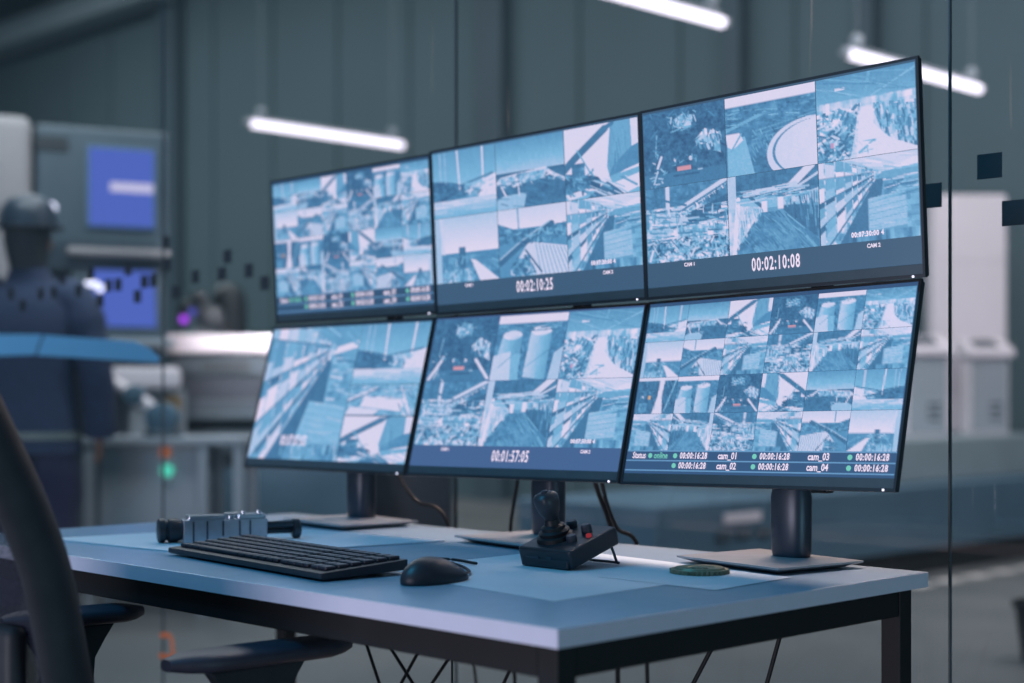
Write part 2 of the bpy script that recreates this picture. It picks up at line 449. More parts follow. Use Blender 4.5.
class Pic:
    def __init__(s, w, h, seed=0, base=0.4):
        s.w, s.h = w, h; s.v = np.full((h, w), float(base)); s.acc = np.zeros((h, w, 4))
        s.X, s.Y = np.meshgrid((np.arange(w) + .5) / w, (np.arange(h) + .5) / h); s.r = np.random.RandomState(seed)
    def put(s, m, v, a=1.0):
        s.v = np.where(m, s.v * (1 - a) + v * a, s.v)
    def rect(s, x0, y0, x1, y1, v, a=1.0): s.put((s.X >= x0) & (s.X < x1) & (s.Y >= y0) & (s.Y < y1), v, a)
    def inside(s, P):
        m = np.zeros_like(s.X, bool); n = len(P)
        for i in range(n):
            x0, y0 = P[i]; x1, y1 = P[(i + 1) % n]
            if y0 == y1: continue
            c = ((y0 > s.Y) != (y1 > s.Y)) & (s.X < (x1 - x0) * (s.Y - y0) / (y1 - y0) + x0); m ^= c
        return m
    def poly(s, P, v, a=1.0): s.put(s.inside(P), v, a)
    def line(s, P, t, v, a=1.0):
        for (x0, y0), (x1, y1) in zip(P, P[1:]):
            dx, dy = x1 - x0, y1 - y0; q = np.clip(((s.X - x0) * dx + (s.Y - y0) * dy) / (dx * dx + dy * dy + 1e-9), 0, 1)
            s.put(np.hypot(s.X - x0 - q * dx, s.Y - y0 - q * dy) < t / 2, v, a)
    def ell(s, cx, cy, rx, ry, v, a=1.0): s.put(((s.X - cx) / rx) ** 2 + ((s.Y - cy) / ry) ** 2 < 1, v, a)
    def grad(s, y0, y1, v0, v1):
        t = np.clip((s.Y - y0) / (y1 - y0), 0, 1); s.v = np.where((s.Y >= y0) & (s.Y < y1), v0 + (v1 - v0) * t, s.v)
    def noise(s, nx, ny, seed=None):
        g = s.r.rand(ny + 2, nx + 2); x = s.X * nx; y = s.Y * ny; i = x.astype(int); j = y.astype(int); fx = x - i; fy = y - j
        return (g[j, i] * (1 - fx) + g[j, i + 1] * fx) * (1 - fy) + (g[j + 1, i] * (1 - fx) + g[j + 1, i + 1] * fx) * fy
    def blocks(s, nx, ny):
        g = s.r.rand(ny + 1, nx + 1); return g[(s.Y * ny).astype(int), (s.X * nx).astype(int)]
    def shelf(s, V, tops, near=0.0, n=12, span=7.0):
        def P(q, t):
            d = 1 + span * q; return (V[0] + (near - V[0]) / d, V[1] + (t - V[1]) / d)
        for t0, t1 in zip(tops, tops[1:]):
            for k in range(n):
                q0, q1 = (k / n) ** 1.6, ((k + .86) / n) ** 1.6; hgt = .25 + .6 * s.r.rand()
                s.poly([P(q0, t0), P(q1, t0), P(q1, t1), P(q0, t1)], .32 + .2 * s.r.rand())
                s.poly([P(q0, t1 - (t1 - t0) * hgt), P(q1, t1 - (t1 - t0) * hgt), P(q1, t1), P(q0, t1)], .62 + .38 * s.r.rand())
                if s.r.rand() > .6: s.poly([P(q0, t0), P(q1, t0), P(q1, t0 + (t1 - t0) * .2), P(q0, t0 + (t1 - t0) * .2)], .12)
            s.line([P(0, t1), P(.5, t1), P(1, t1)], .018, .2)
    def tex(s, m, nx, ny, lo, hi, k=1.0):
        n = 0.45 * s.noise(nx, ny) + 0.25 * s.noise(nx * 2, ny * 2) + 0.3 * s.blocks(nx * 2, ny * 2); n = np.clip((n - .5) * k * 1.6 + .5, 0, 1); s.v = np.where(m, lo + (hi - lo) * n, s.v)
    def box(s, x0, y0, x1, y1): return (s.X >= x0) & (s.X < x1) & (s.Y >= y0) & (s.Y < y1)
    def strokes(s, m, n, ln, t, lo, hi, ang=None):
        ys, xs = np.nonzero(m)
        if len(xs) == 0: return
        old = s.v.copy()
        for _ in range(n):
            k = s.r.randint(len(xs)); x, y = s.X[ys[k], xs[k]], s.Y[ys[k], xs[k]]; a = (s.r.rand() * PI) if ang is None else ang + (s.r.rand() - .5) * .3
            l = ln * (.4 + s.r.rand()); s.line([(x - l * math.cos(a) / 2, y - l * math.sin(a) / 2), (x + l * math.cos(a) / 2, y + l * math.sin(a) / 2)], t * (.5 + s.r.rand()), lo + (hi - lo) * s.r.rand(), .85)
        s.v = np.where(m, s.v, old)
    def accent(s, x0, y0, x1, y1, col):
        m = s.box(x0, y0, x1, y1); s.acc[m] = list(s2l([c / 255 for c in col])) + [1]
    def colour(s, flip=False):
        v = np.clip(s.v + (s.r.rand(s.h, s.w) - .5) * 0.08, 0, 1)
        c = np.stack([np.interp(v, SX, SC[:, k]) for k in range(3)], -1)
        a = s.acc[..., 3:]; c = c * (1 - a) + s.acc[..., :3] * a
        return c[:, ::-1] if flip else c

def masts(p):
    p.grad(0, .55, .38, .62); p.grad(.5, .62, .62, .66)
    p.tex(p.inside([(0, .42), (.3, .47), (.62, .58), (.8, .66), (0, .82)]), 16, 14, .02, .3)
    p.tex(p.box(.55, .55, 1, .7), 12, 10, .2, .9)
    p.poly([(.72, .74), (.8, .5), (1, .42), (1, .8)], .92); p.grad(.74, 1, .78, .5); p.poly([(0, .74), (1, .78), (1, .8), (0, .86)], .85)
    p.line([(.4, 0), (.43, .6)], .025, .92); p.line([(.8, 0), (.8, .55)], .025, .92); p.line([(.12, .02), (.13, .45)], .012, .75); p.line([(.2, .02), (.21, .48)], .012, .7)
    p.line([(.4, .55), (.95, .42)], .03, .2)
    p.strokes(p.inside([(0, .44), (.62, .6), (.8, .66), (0, .8)]), 40, .09, .014, 0, .4, .1); p.strokes(p.box(.5, .5, 1, .72), 24, .1, .016, .5, 1); p.strokes(p.box(0, .76, 1, 1), 14, .4, .02, .5, .85, .08)
def bay(p):
    p.grad(0, .47, .34, .7); p.rect(0, .47, 1, .56, .12); p.rect(0, .52, 1, 1, .16)
    p.tex(p.box(0, .56, 1, 1), 10, 8, .08, .24)
    p.line([(0, .62), (.08, .55), (.3, .52), (.55, .5), (.72, .48), (.8, .56), (.9, .62), (1, .68)], .05, .85)
    p.tex(p.inside([(.02, .55), (.5, .5), (.75, .5), (.7, .62), (.1, .68)]), 14, 10, .2, .95)
    p.poly([(0, .86), (.1, .8), (.45, .78), (.4, 1), (0, 1)], .66); p.line([(.05, .6), (.14, .8)], .025, .9); p.line([(.32, .55), (.34, .82)], .02, .85)
    p.strokes(p.inside([(.02, .52), (.5, .48), (.78, .48), (1, .68), (.7, .66), (.1, .7)]), 40, .1, .016, .1, 1); p.strokes(p.box(0, .62, 1, 1), 20, .16, .02, .05, .3, .3)
def crane(p):
    p.rect(0, 0, 1, 1, .93); p.poly([(.58, .6), (.64, 0), (.9, 0), (.92, .62), (.62, .78)], .44); p.poly([(.9, 0), (1, 0), (1, .35), (.92, .4)], .9)
    p.poly([(.9, .38), (1, .34), (1, .62), (.6, .74), (.66, .6)], .3); p.line([(0, .56), (.15, .42), (.56, .08)], .1, .16); p.line([(.5, .12), (.66, .02)], .06, .2)
    p.line([(.18, .32), (.42, .78)], .02, .5); p.tex(p.inside([(0, .62), (.42, .7), (.42, .86), (0, .92)]), 14, 12, 0, .4); p.tex(p.box(.1, .5, .28, .7), 8, 8, 0, .6)
    p.rect(0, .9, 1, 1, .55); p.ell(.42, .8, .07, .09, .05); p.poly([(.4, .92), (.6, .78), (.85, 1), (.3, 1)], .14); p.poly([(.6, .8), (1, .7), (1, .92), (.8, 1)], .93); p.poly([(.62, .74), (1, .66), (1, .74), (.64, .84)], .5)
    p.poly([(0, .92), (.3, .86), (.36, .93), (.05, 1)], .9)
    p.strokes(p.box(0, .6, .48, .95), 34, .1, .02, 0, .6); p.strokes(p.inside([(.6, .1), (.9, .05), (.9, .6), (.62, .7)]), 14, .3, .012, .3, .55, 1.5); p.strokes(p.box(.3, .76, 1, 1), 16, .25, .02, .3, 1, .6)
def field(p):
    p.grad(0, .55, .72, .98); p.rect(0, 0, .1, 1, .7); p.line([(.1, 0), (.16, 1)], .04, .85); p.tex(p.box(.1, .56, 1, 1), 14, 10, .15, .5); p.rect(.1, .56, 1, .6, .3)
    p.rect(.38, .47, .48, .8, .14); p.poly([(.56, .66), (.64, .68), (1, 1), (.7, 1)], .93); p.poly([(.6, .66), (1, .58), (1, .82), (.92, .84)], .3)
    p.tex(p.box(.12, .8, .6, 1), 14, 6, .2, .85)
    p.strokes(p.box(.1, .57, .6, 1), 50, .12, .018, .1, .8); p.strokes(p.inside([(.6, .66), (1, .6), (1, .82), (.92, .84)]), 8, .3, .02, .2, .6, .5)
def boom(p):
    p.grad(0, .3, .82, .96); p.line([(.3, 0), (.31, .3)], .02, .4); p.tex(p.inside([(0, .2), (.3, .33), (1, .28), (1, .55), (0, .5)]), 16, 14, .05, .5)
    p.rect(0, .5, 1, 1, .34); p.poly([(.45, .5), (1, .62), (1, 1), (.2, 1), (.3, .72)], .84)
    for i in range(9): p.line([(.55 + i * .05, .55 + i * .01), (.62 + i * .06, 1)], .012, .45)
    p.line([(.02, .78), (.3, .56), (.78, .28)], .09, .12); p.line([(.02, .72), (.32, .5), (.76, .24)], .02, .7); p.line([(.4, .62), (.62, .95)], .025, .1)
    p.tex(p.inside([(.2, .8), (.45, .7), (.5, 1), (.2, 1)]), 10, 10, 0, .55)
    p.strokes(p.inside([(0, .24), (.3, .35), (1, .3), (1, .56), (0, .52)]), 60, .06, .02, 0, .6); p.strokes(p.inside([(.2, .74), (.5, .66), (.55, 1), (.15, 1)]), 40, .1, .02, 0, .9)
def warehouse(p):
    p.rect(0, 0, 1, 1, .45); V = (.64, .2)
    p.grad(0, .2, .8, .55); p.poly([(.3, 0), (1, 0), (1, .12), V], .86); p.poly([(.64, .2), (1, .06), (1, .16)], .93)
    p.tex(p.inside([(0, .06), V, (.3, 1), (0, 1)]), 18, 16, .3, .95, 1.3)
    p.shelf(V, (-.1, .2, .5, .8, 1.15))
    p.poly([(.58, .28), (.66, .28), (.56, 1), (.2, 1)], .16); p.tex(p.box(.66, .3, 1, .52), 10, 10, .2, .6)
    p.poly([(.5, .5), (.86, .44), (.9, .84), (.5, .88)], .66)
    for k in range(5): p.line([(.5, .55 + k * .07), (.88, .49 + k * .07)], .01, .5)
    p.tex(p.box(.88, .4, 1, .9), 6, 8, .2, .6); p.tex(p.box(.3, .88, 1, 1), 12, 4, .1, .7); p.line([(.66, .3), (.98, .27)], .02, .85)
    p.strokes(p.box(.66, .28, 1, .5), 26, .16, .018, .15, .85, -.1); p.strokes(p.inside([(.5, .5), (.86, .44), (.9, .84), (.5, .88)]), 22, .16, .012, .45, .85, -.12); p.strokes(p.box(.3, 0, 1, .2), 16, .3, .014, .6, 1, .3)
def warehouse_big(p):
    p.rect(0, 0, 1, 1, .45); V = (.78, .16)
    p.grad(0, .16, .75, .5); p.poly([(.45, 0), (1, 0), (1, .1), V], .4); p.line([(.7, .2), (1, .14)], .05, .96)
    p.tex(p.inside([(0, 0), (.5, 0), V, (.2, 1), (0, 1)]), 20, 20, .35, .95, 1.4)
    p.shelf(V, (-.28, .08, .42, .74, 1.02, 1.3), 0.0, 14, 8.0)
    p.poly([(.7, .26), (.8, .26), (.66, 1), (.22, 1)], .15); p.tex(p.box(.74, .24, 1, .56), 10, 12, .25, .7)
    p.poly([(.58, .56), (.98, .6), (.98, .96), (.5, .84)], .6)
    for k in range(6): p.line([(.57, .6 + k * .05), (.98, .64 + k * .055)], .008, .48)
    p.tex(p.box(.4, .88, 1, 1), 12, 5, .15, .7)
    p.strokes(p.box(.76, .22, 1, .56), 40, .1, .014, .2, .85, .05); p.strokes(p.inside([(.58, .56), (.98, .6), (.98, .96), (.5, .84)]), 30, .2, .008, .42, .75, .1); p.strokes(p.box(.45, 0, 1, .16), 16, .25, .012, .3, .7, .5); p.strokes(p.box(.36, .88, 1, 1), 30, .06, .02, .1, .8, 1.5)
def night(p):
    p.tex(p.box(0, 0, 1, 1), 18, 16, 0, .2); p.tex(p.inside([(.35, .16), (.5, .08), (.62, .12), (.6, .28), (.36, .26)]), 10, 10, .1, .8, 1.6)
    p.tex(p.inside([(.64, .44), (.76, .32), (.92, .4), (.94, .66), (.66, .54)]), 10, 10, .45, 1, 1.4); p.tex(p.box(.66, .52, .86, .62), 14, 6, 0, .3)
    p.rect(0, .82, 1, 1, .2); p.ell(.39, .66, .018, .03, .9); p.ell(.58, .67, .022, .03, .9); p.accent(.41, .76, .58, .815, (206, 150, 166)); p.line([(.15, .58), (.17, .3)], .012, .6)
    p.line([(.12, .94), (.17, .78)], .02, .75); p.line([(.17, .74), (.22, .6)], .03, .88); p.rect(.36, .86, .68, .88, .05); p.rect(.66, .82, .72, .84, .7)
    p.strokes(p.box(0, 0, 1, .6), 60, .1, .012, 0, .34); p.strokes(p.inside([(.62, .44), (.76, .3), (.95, .4), (.95, .68), (.66, .56)]), 26, .08, .02, .1, 1, 1.4); p.strokes(p.box(.3, .06, .66, .3), 26, .09, .014, .2, .85); p.strokes(p.box(.05, .55, .3, 1), 16, .05, .014, .3, .95); p.strokes(p.box(.34, .62, .66, .76), 18, .06, .014, 0, .6)
def night_road(p):
    night(p); p.line([(.04, .95), (.2, .66)], .045, .9); p.line([(.74, .66), (.96, .95)], .045, .9)
def tank(p):
    p.rect(0, 0, 1, .13, .95); p.tex(p.box(0, .13, 1, .4), 16, 14, .1, .4); p.tex(p.box(0, .4, 1, 1), 12, 16, .1, .35); p.line([(0, .42), (.45, .26)], .04, .5)
    for k in range(4): p.line([(.3, .48 + k * .05), (1, .36 + k * .06)], .015, .42)
    p.poly([(.02, .5), (.22, .52), (.32, 1), (.02, 1)], .58); p.poly([(0, .46), (.16, .46), (.2, .56), (.08, .66), (.02, .62)], .94); p.line([(.18, .48), (.06, .68)], .02, .5)
    p.ell(.96, .8, .5, .4, .86); p.ell(1.0, .78, .48, .35, .2); p.ell(1.02, .78, .47, .35, .88); p.rect(.3, .86, .5, .9, .18)
    p.strokes(p.box(0, .14, 1, .42), 60, .1, .012, .05, .65, .06); p.strokes(p.inside([(.3, .45), (.6, .45), (.5, .85), (.3, .85)]), 40, .1, .016, .05, .55, 1.2)
    p.ell(.96, .8, .5, .4, .86); p.ell(1.0, .78, .48, .35, .3); p.ell(1.02, .78, .47, .35, .88); p.v += .1 * (p.X - .8) * (((p.X - 1.02) / .47) ** 2 + ((p.Y - .78) / .35) ** 2 < 1)
def tanks(p):
    p.rect(0, 0, 1, .13, .95); p.tex(p.box(0, .13, 1, 1), 14, 16, .12, .4)
    p.poly([(.1, .3), (.38, .3), (.42, 1), (.02, 1)], .56); p.ell(.24, .31, .14, .07, .86); p.poly([(.0, .62), (.25, .56), (.3, 1), (0, 1)], .8); p.line([(.1, .8), (.34, .56)], .015, .45)
    p.poly([(.5, .25), (.8, .25), (.8, 1), (.48, .95)], .6); p.ell(.65, .26, .15, .07, .9); p.line([(.5, .8), (.8, .55)], .015, .4); p.poly([(.88, .6), (1, .5), (1, 1), (.84, 1)], .72)
    p.strokes(p.box(0, .13, 1, .26), 40, .12, .014, .05, .6, .05); p.strokes(p.box(.4, .3, .5, 1), 16, .1, .02, .05, .6, 1.2); p.v = np.where(p.inside([(.1, .33), (.38, .33), (.42, .6), (.04, .6)]) | p.inside([(.5, .3), (.8, .3), (.8, 1), (.48, .95)]), p.v + .18 * np.cos((p.X * 7) % PI), p.v)
def hall(p):
    p.grad(0, .32, .34, .5); p.line([(0, .1), (.5, .3)], .02, .6); p.line([(1, .05), (.55, .3)], .02, .6); p.line([(.55, 0), (.5, .3)], .03, .5); p.rect(.2, .14, .3, .17, .9)
    p.rect(0, .32, 1, 1, .92); p.tex(p.box(0, .3, 1, .42), 14, 8, .5, 1); p.tex(p.inside([(0, .42), (.45, .36), (.4, 1), (0, 1)]), 16, 16, .15, 1, 1.6)
    p.tex(p.inside([(.6, .4), (1, .46), (1, .96), (.72, .8), (.58, .62)]), 18, 14, .15, .8, 1.5); p.tex(p.inside([(.26, .55), (.42, .45), (.38, .92), (.24, 1)]), 8, 10, .05, .6)
    p.rect(.1, .3, .14, .44, .95); p.accent(.14, .78, .17, .84, (190, 150, 190))
    p.strokes(p.inside([(0, .4), (.46, .36), (.4, 1), (0, 1)]), 110, .07, .02, .05, 1); p.strokes(p.inside([(.58, .38), (1, .42), (1, .96), (.74, .82), (.58, .62)]), 120, .07, .022, .1, .95, 1.5); p.strokes(p.box(0, 0, 1, .3), 14, .5, .014, .3, .6, .3)
    p.poly([(.44, .4), (.56, .4), (.74, 1), (.34, 1)], .93, .7); p.strokes(p.box(.36, .8, .6, 1), 6, .1, .02, .4, .8)
def yard(p):
    p.tex(p.box(0, 0, 1, .35), 14, 10, .12, .4); p.tex(p.box(0, .28, 1, .75), 14, 10, .35, 1, 1.5); p.poly([(.36, .45), (1, .2), (1, .36), (.6, .5)], .1); p.line([(.35, .38), (1, .02)], .09, .85)
    p.line([(.38, .38), (1, .05)], .03, .25); p.line([(.55, .48), (1, .44)], .05, .1); p.line([(.28, .02), (.28, .42)], .05, .85); p.line([(0, .1), (.5, .28)], .03, .2); p.line([(0, .34), (.32, .34)], .03, .25)
    p.rect(.3, .36, .52, .52, .75); p.rect(.92, .3, 1, .38, .95); p.line([(.3, .56), (1, .46)], .03, .2)
    p.tex(p.box(0, .7, 1, 1), 22, 14, .0, 1, 1.7); p.poly([(0, .75), (.16, .72), (.1, 1), (0, 1)], .35, .6)
    p.strokes(p.box(0, .3, 1, .72), 80, .14, .018, .1, 1, .1); p.strokes(p.box(0, .3, 1, .62), 30, .12, .014, .1, 1, 1.55); p.strokes(p.box(0, .68, 1, 1), 130, .12, .018, 0, 1); p.strokes(p.inside([(.35, .4), (1, .05), (1, .1), (.38, .46)]), 40, .05, .012, .1, 1, 1.2)
def tracks(p):
    p.tex(p.box(0, 0, 1, .3), 12, 8, .08, .3); p.line([(.72, .2), (.92, 0)], .09, .9); p.line([(.7, .28), (1, .1)], .03, .8); p.line([(.2, .26), (.75, .2)], .06, .8); p.line([(.2, .33), (.8, .28)], .05, .14); p.rect(0, .3, 1, .45, .6)
    p.tex(p.inside([(0, .36), (.42, .44), (.04, 1), (0, 1)]), 12, 12, .6, 1); p.rect(0, 0, .1, .42, .75); p.poly([(.58, .42), (1, .5), (1, .94), (.62, .5)], .14); p.tex(p.inside([(.58, .38), (1, .28), (1, .46), (.6, .44)]), 12, 6, .5, 1)
    p.line([(.26, .3), (.4, .44)], .04, .15); p.rect(.38, .36, .44, .5, .95); p.rect(.56, .34, .62, .48, .95); p.tex(p.inside([(.46, .5), (.58, .5), (.86, 1), (.3, 1)]), 10, 14, .22, .42)
    p.tex(p.inside([(.36, .5), (.46, .5), (.3, 1), (.04, 1)]), 10, 12, .1, .5); p.poly([(.62, .52), (1, .9), (1, 1), (.86, 1)], .25); p.line([(.12, .3), (.06, 1)], .05, .94)
    p.strokes(p.inside([(.1, .4), (.42, .46), (.1, .95)]), 40, .22, .012, .4, 1, 1.5); p.strokes(p.inside([(.6, .4), (1, .3), (1, .92), (.64, .52)]), 40, .2, .012, .05, .5, 1.5); p.strokes(p.box(.1, .2, .9, .36), 50, .2, .014, .05, .95, -.05); p.strokes(p.inside([(.46, .5), (.58, .5), (.86, 1), (.04, 1), (.4, .5)]), 60, .12, .012, .1, .5, .9); p.strokes(p.inside([(.62, .52), (1, .9), (1, 1), (.86, 1)]), 16, .2, .014, .1, .6, .9)
def street(p):
    p.tex(p.box(0, 0, 1, 1), 14, 14, .02, .25); p.rect(0, 0, 1, .1, .9); p.poly([(.55, 0), (.68, 0), (.64, .5), (.7, 1), (.44, 1), (.54, .5)], .93); p.line([(.95, .1), (.75, .9)], .03, .6); p.accent(.3, .5, .37, .6, (215, 170, 130)); p.rect(.14, .5, .2, .56, .8)
    p.tex(p.box(.1, .7, .3, .95), 6, 6, .1, .5)
    p.strokes(p.box(0, .1, .5, 1), 50, .1, .014, 0, .5); p.strokes(p.box(.68, .1, 1, 1), 20, .2, .012, .1, .5, 1.3)
def roofs(p):
    p.tex(p.box(0, 0, 1, 1), 18, 14, .25, .75); p.poly([(.25, .35), (.85, .45), (.8, .85), (.2, .7)], .92); p.poly([(.05, .7), (.5, .8), (.4, .98), (0, .95)], .9); p.line([(0, .5), (.4, .1)], .06, .9); p.line([(0, .58), (.42, .16)], .04, .2); p.line([(.75, .1), (.95, 1)], .04, .9); p.line([(0, .98), (1, 1)], .06, .2)
    p.strokes(p.box(0, 0, 1, .45), 70, .12, .018, .1, .95, .2); p.strokes(p.box(.75, 0, 1, 1), 30, .2, .016, .2, 1, 1.2)

SCENES = dict(masts=masts, bay=bay, crane=crane, field=field, boom=boom, warehouse=warehouse, big=warehouse_big, night=night, road=night_road, tank=tank, tanks=tanks, hall=hall, yard=yard, tracks=tracks, street=street, roofs=roofs)
_cache = {}
def feed_mesh(kind, flip, x0, x1, z0, z1, px):
    """a flat sheet holding one camera picture, subdivided per pixel"""
    w = max(8, int((x1 - x0) * px)); h = max(8, int((z1 - z0) * px))
    p = Pic(w * 2, h * 2, seed=len(kind) * 31 + ord(kind[0])); SCENES[kind](p)
    d = 0.5 * p.blocks(max(4, w // 2), max(4, h // 2)) + 0.3 * p.blocks(24, 9) + 0.2 * p.noise(9, 14) - 0.5
    p.v = p.v + 0.10 * d * (1 - 0.75 * np.clip((p.v - 0.72) / 0.25, 0, 1))
    c = p.colour(flip).reshape(h, 2, w, 2, 3).mean((1, 3))
    xs = np.linspace(x0, x1, w); zs = np.linspace(z1, z0, h)
    X, Z = np.meshgrid(xs, zs); V = np.stack([X, np.full_like(X, 0.0), Z], -1).reshape(-1, 3)
    i = np.arange(w * h).reshape(h, w)
    Q = np.stack([i[:-1, :-1], i[1:, :-1], i[1:, 1:], i[:-1, 1:]], -1).reshape(-1, 4)
    me = bpy.data.meshes.new('camera_feed')
    me.vertices.add(len(V)); me.vertices.foreach_set('co', V.astype(np.float32).ravel())
    me.loops.add(Q.size); me.loops.foreach_set('vertex_index', Q.astype(np.int32).ravel())
    me.polygons.add(len(Q)); me.polygons.foreach_set('loop_start', np.arange(0, Q.size, 4, dtype=np.int32))
    me.update(calc_edges=True)
    at = me.color_attributes.new('picture', 'FLOAT_COLOR', 'POINT')
    at.data.foreach_set('color', np.concatenate([c.reshape(-1, 3), np.ones((w * h, 1))], 1).astype(np.float32).ravel())
    me.materials.append(M['feed'])
    return me

def text_mesh(s, size, sx=1.0, bold=0.0, gap=1.0):
    cu = bpy.data.curves.new('tmp_text', 'FONT'); cu.body = s; cu.size = size; cu.align_x = 'LEFT'; cu.align_y = 'CENTER'; cu.offset = bold; cu.space_character = gap; cu.resolution_u = 2
    o = bpy.data.objects.new('tmp_text', cu); COL.objects.link(o); dg = bpy.context.evaluated_depsgraph_get()
    me = bpy.data.meshes.new_from_object(o.evaluated_get(dg)); bpy.data.objects.remove(o); bpy.data.curves.remove(cu)
    me.transform(Matrix.Scale(sx, 4, (1, 0, 0)))
    me.transform(R(90, 'X'))
    return me

def text(name, s, x, z, size, m, parent, sx=0.8, bold=0.0, y=-0.0009, gap=1.0):
    me = text_mesh(s, size, sx, bold, gap); me.materials.clear(); me.materials.append(m)
    o = bpy.data.objects.new(name, me); link(o, parent); o.location = (x, y, z)
    return o

# ------------------------------------------------------------------ monitors
MW, MH = 0.540, 0.322
def rot_of(yaw, tilt, roll):
    return (Matrix.Rotation(yaw, 4, 'Z') @ Matrix.Rotation(tilt, 4, 'X') @ Matrix.Rotation(roll, 4, 'Y'))

def monitor(label, loc, yaw, tilt, roll, ui, chin=0.016, backcol=(58, 88, 116), led=(0.225, 0.0)):
    t = thing('monitor', label, 'monitor', (0, 0, 0), 0, 'six monitors of the video wall')
    t.matrix_world = T(loc) @ rot_of(yaw, tilt, roll)
    hw, hh = MW / 2, MH / 2
    bm = B()                                                          # rear shell with a deeper boss in its middle
    box(bm, -hw + 0.001, hw - 0.001, 0.0045, 0.013, -hh + 0.001, hh - 0.001, 0.003, 2)
    prism(bm, [(-0.17, -0.11), (0.17, -0.11), (0.15, 0.10), (-0.15, 0.10)], 0, 0.018, T((0, 0.031, 0)) @ R(90, 'X'), 0.004)
    obj('rear_shell', bm, M['shell'], t)
    bm = B(); b = 0.0042                                              # slim frame, taller lip below
    box(bm, -hw, -hw + b, -0.001, 0.0045, -hh, hh); box(bm, hw - b, hw, -0.001, 0.0045, -hh, hh)
    box(bm, -hw + b, hw - b, -0.001, 0.0045, hh - b, hh); box(bm, -hw + b, hw - b, -0.001, 0.0045, -hh, -hh + 0.0045)
    obj('frame', bm, M['rim'], t)
    bm = B(); box(bm, -hw + b, hw - b, 0.0, 0.0045, -hh + 0.0045, -hh + chin, 0.0006, 1); obj('chin', bm, M['bezel'], t)
    sx0, sx1, sz0, sz1 = -hw + b, hw - b, -hh + chin, hh - b
    bm = B(); box(bm, sx0, sx1, 0.0008, 0.004, sz0, sz1)
    scr = obj('screen', bm, screen_mat('lcd_panel', False, rgb(*backcol)), t)
    bm = B(); lathe(bm, [(0.0016, 0), (0.0016, 0.0016)], 10, T((hw - 0.020, -0.001, -hh + 0.0022)) @ R(90, 'X')); obj('power_light', bm, M['led_white'], t)
    def feed(kind, flip, u0, u1, v0, v1, px):
        x0 = sx0 + (sx1 - sx0) * u0; x1 = sx0 + (sx1 - sx0) * u1; z1 = sz1 - (sz1 - sz0) * v0; z0 = sz1 - (sz1 - sz0) * v1
        key = (kind, flip, round(x1 - x0, 4), round(z1 - z0, 4), px)
        if key not in _cache:
            _cache[key] = feed_mesh(kind, flip, -(x1 - x0) / 2, (x1 - x0) / 2, -(z1 - z0) / 2, (z1 - z0) / 2, px)
        o = bpy.data.objects.new('camera_feed', _cache[key]); link(o, scr); o.location = ((x0 + x1) / 2, 0.0003, (z0 + z1) / 2)
        return o
    ui(scr, feed, (sx0, sx1, sz0, sz1))
    return t

G6 = 0.0025
def ui_six(rows, time, cams, stamp):
    def f(scr, feed, s):
        sx0, sx1, sz0, sz1 = s; H = sz1 - sz0; W = sx1 - sx0; fe = 0.862
        top = 0.012
        for r, row in enumerate(rows):
            for c, k in enumerate(row):
                v0 = top + (fe - top) * r / 2; v1 = top + (fe - top) * (r + 1) / 2
                feed(k, False, c / 3 + (G6 if c else 0.004), (c + 1) / 3 - (0 if c < 2 else 0.004), v0 + (G6 if r else 0), v1, 640)
        z = sz1 - H * 0.928
        text('time_readout', time, sx0 + W * 0.418, z, 0.030, M['ui_text'], scr, 0.575, 0.0006, -0.0009, 1.16)
        text('camera_caption', cams[0], sx0 + W * 0.155, sz1 - H * 0.888, 0.0085, M['ui_text'], scr, 0.95, 0.0003)
        text('camera_caption', cams[1], sx0 + W * 0.825, sz1 - H * 0.888, 0.0085, M['ui_text'], scr, 0.95, 0.0003)
        text('time_stamp', stamp, sx0 + W * 0.775, sz1 - H * 0.826, 0.0105, M['ui_text'], scr, .88, 0.0005, -0.0012, 1.12)
    return f

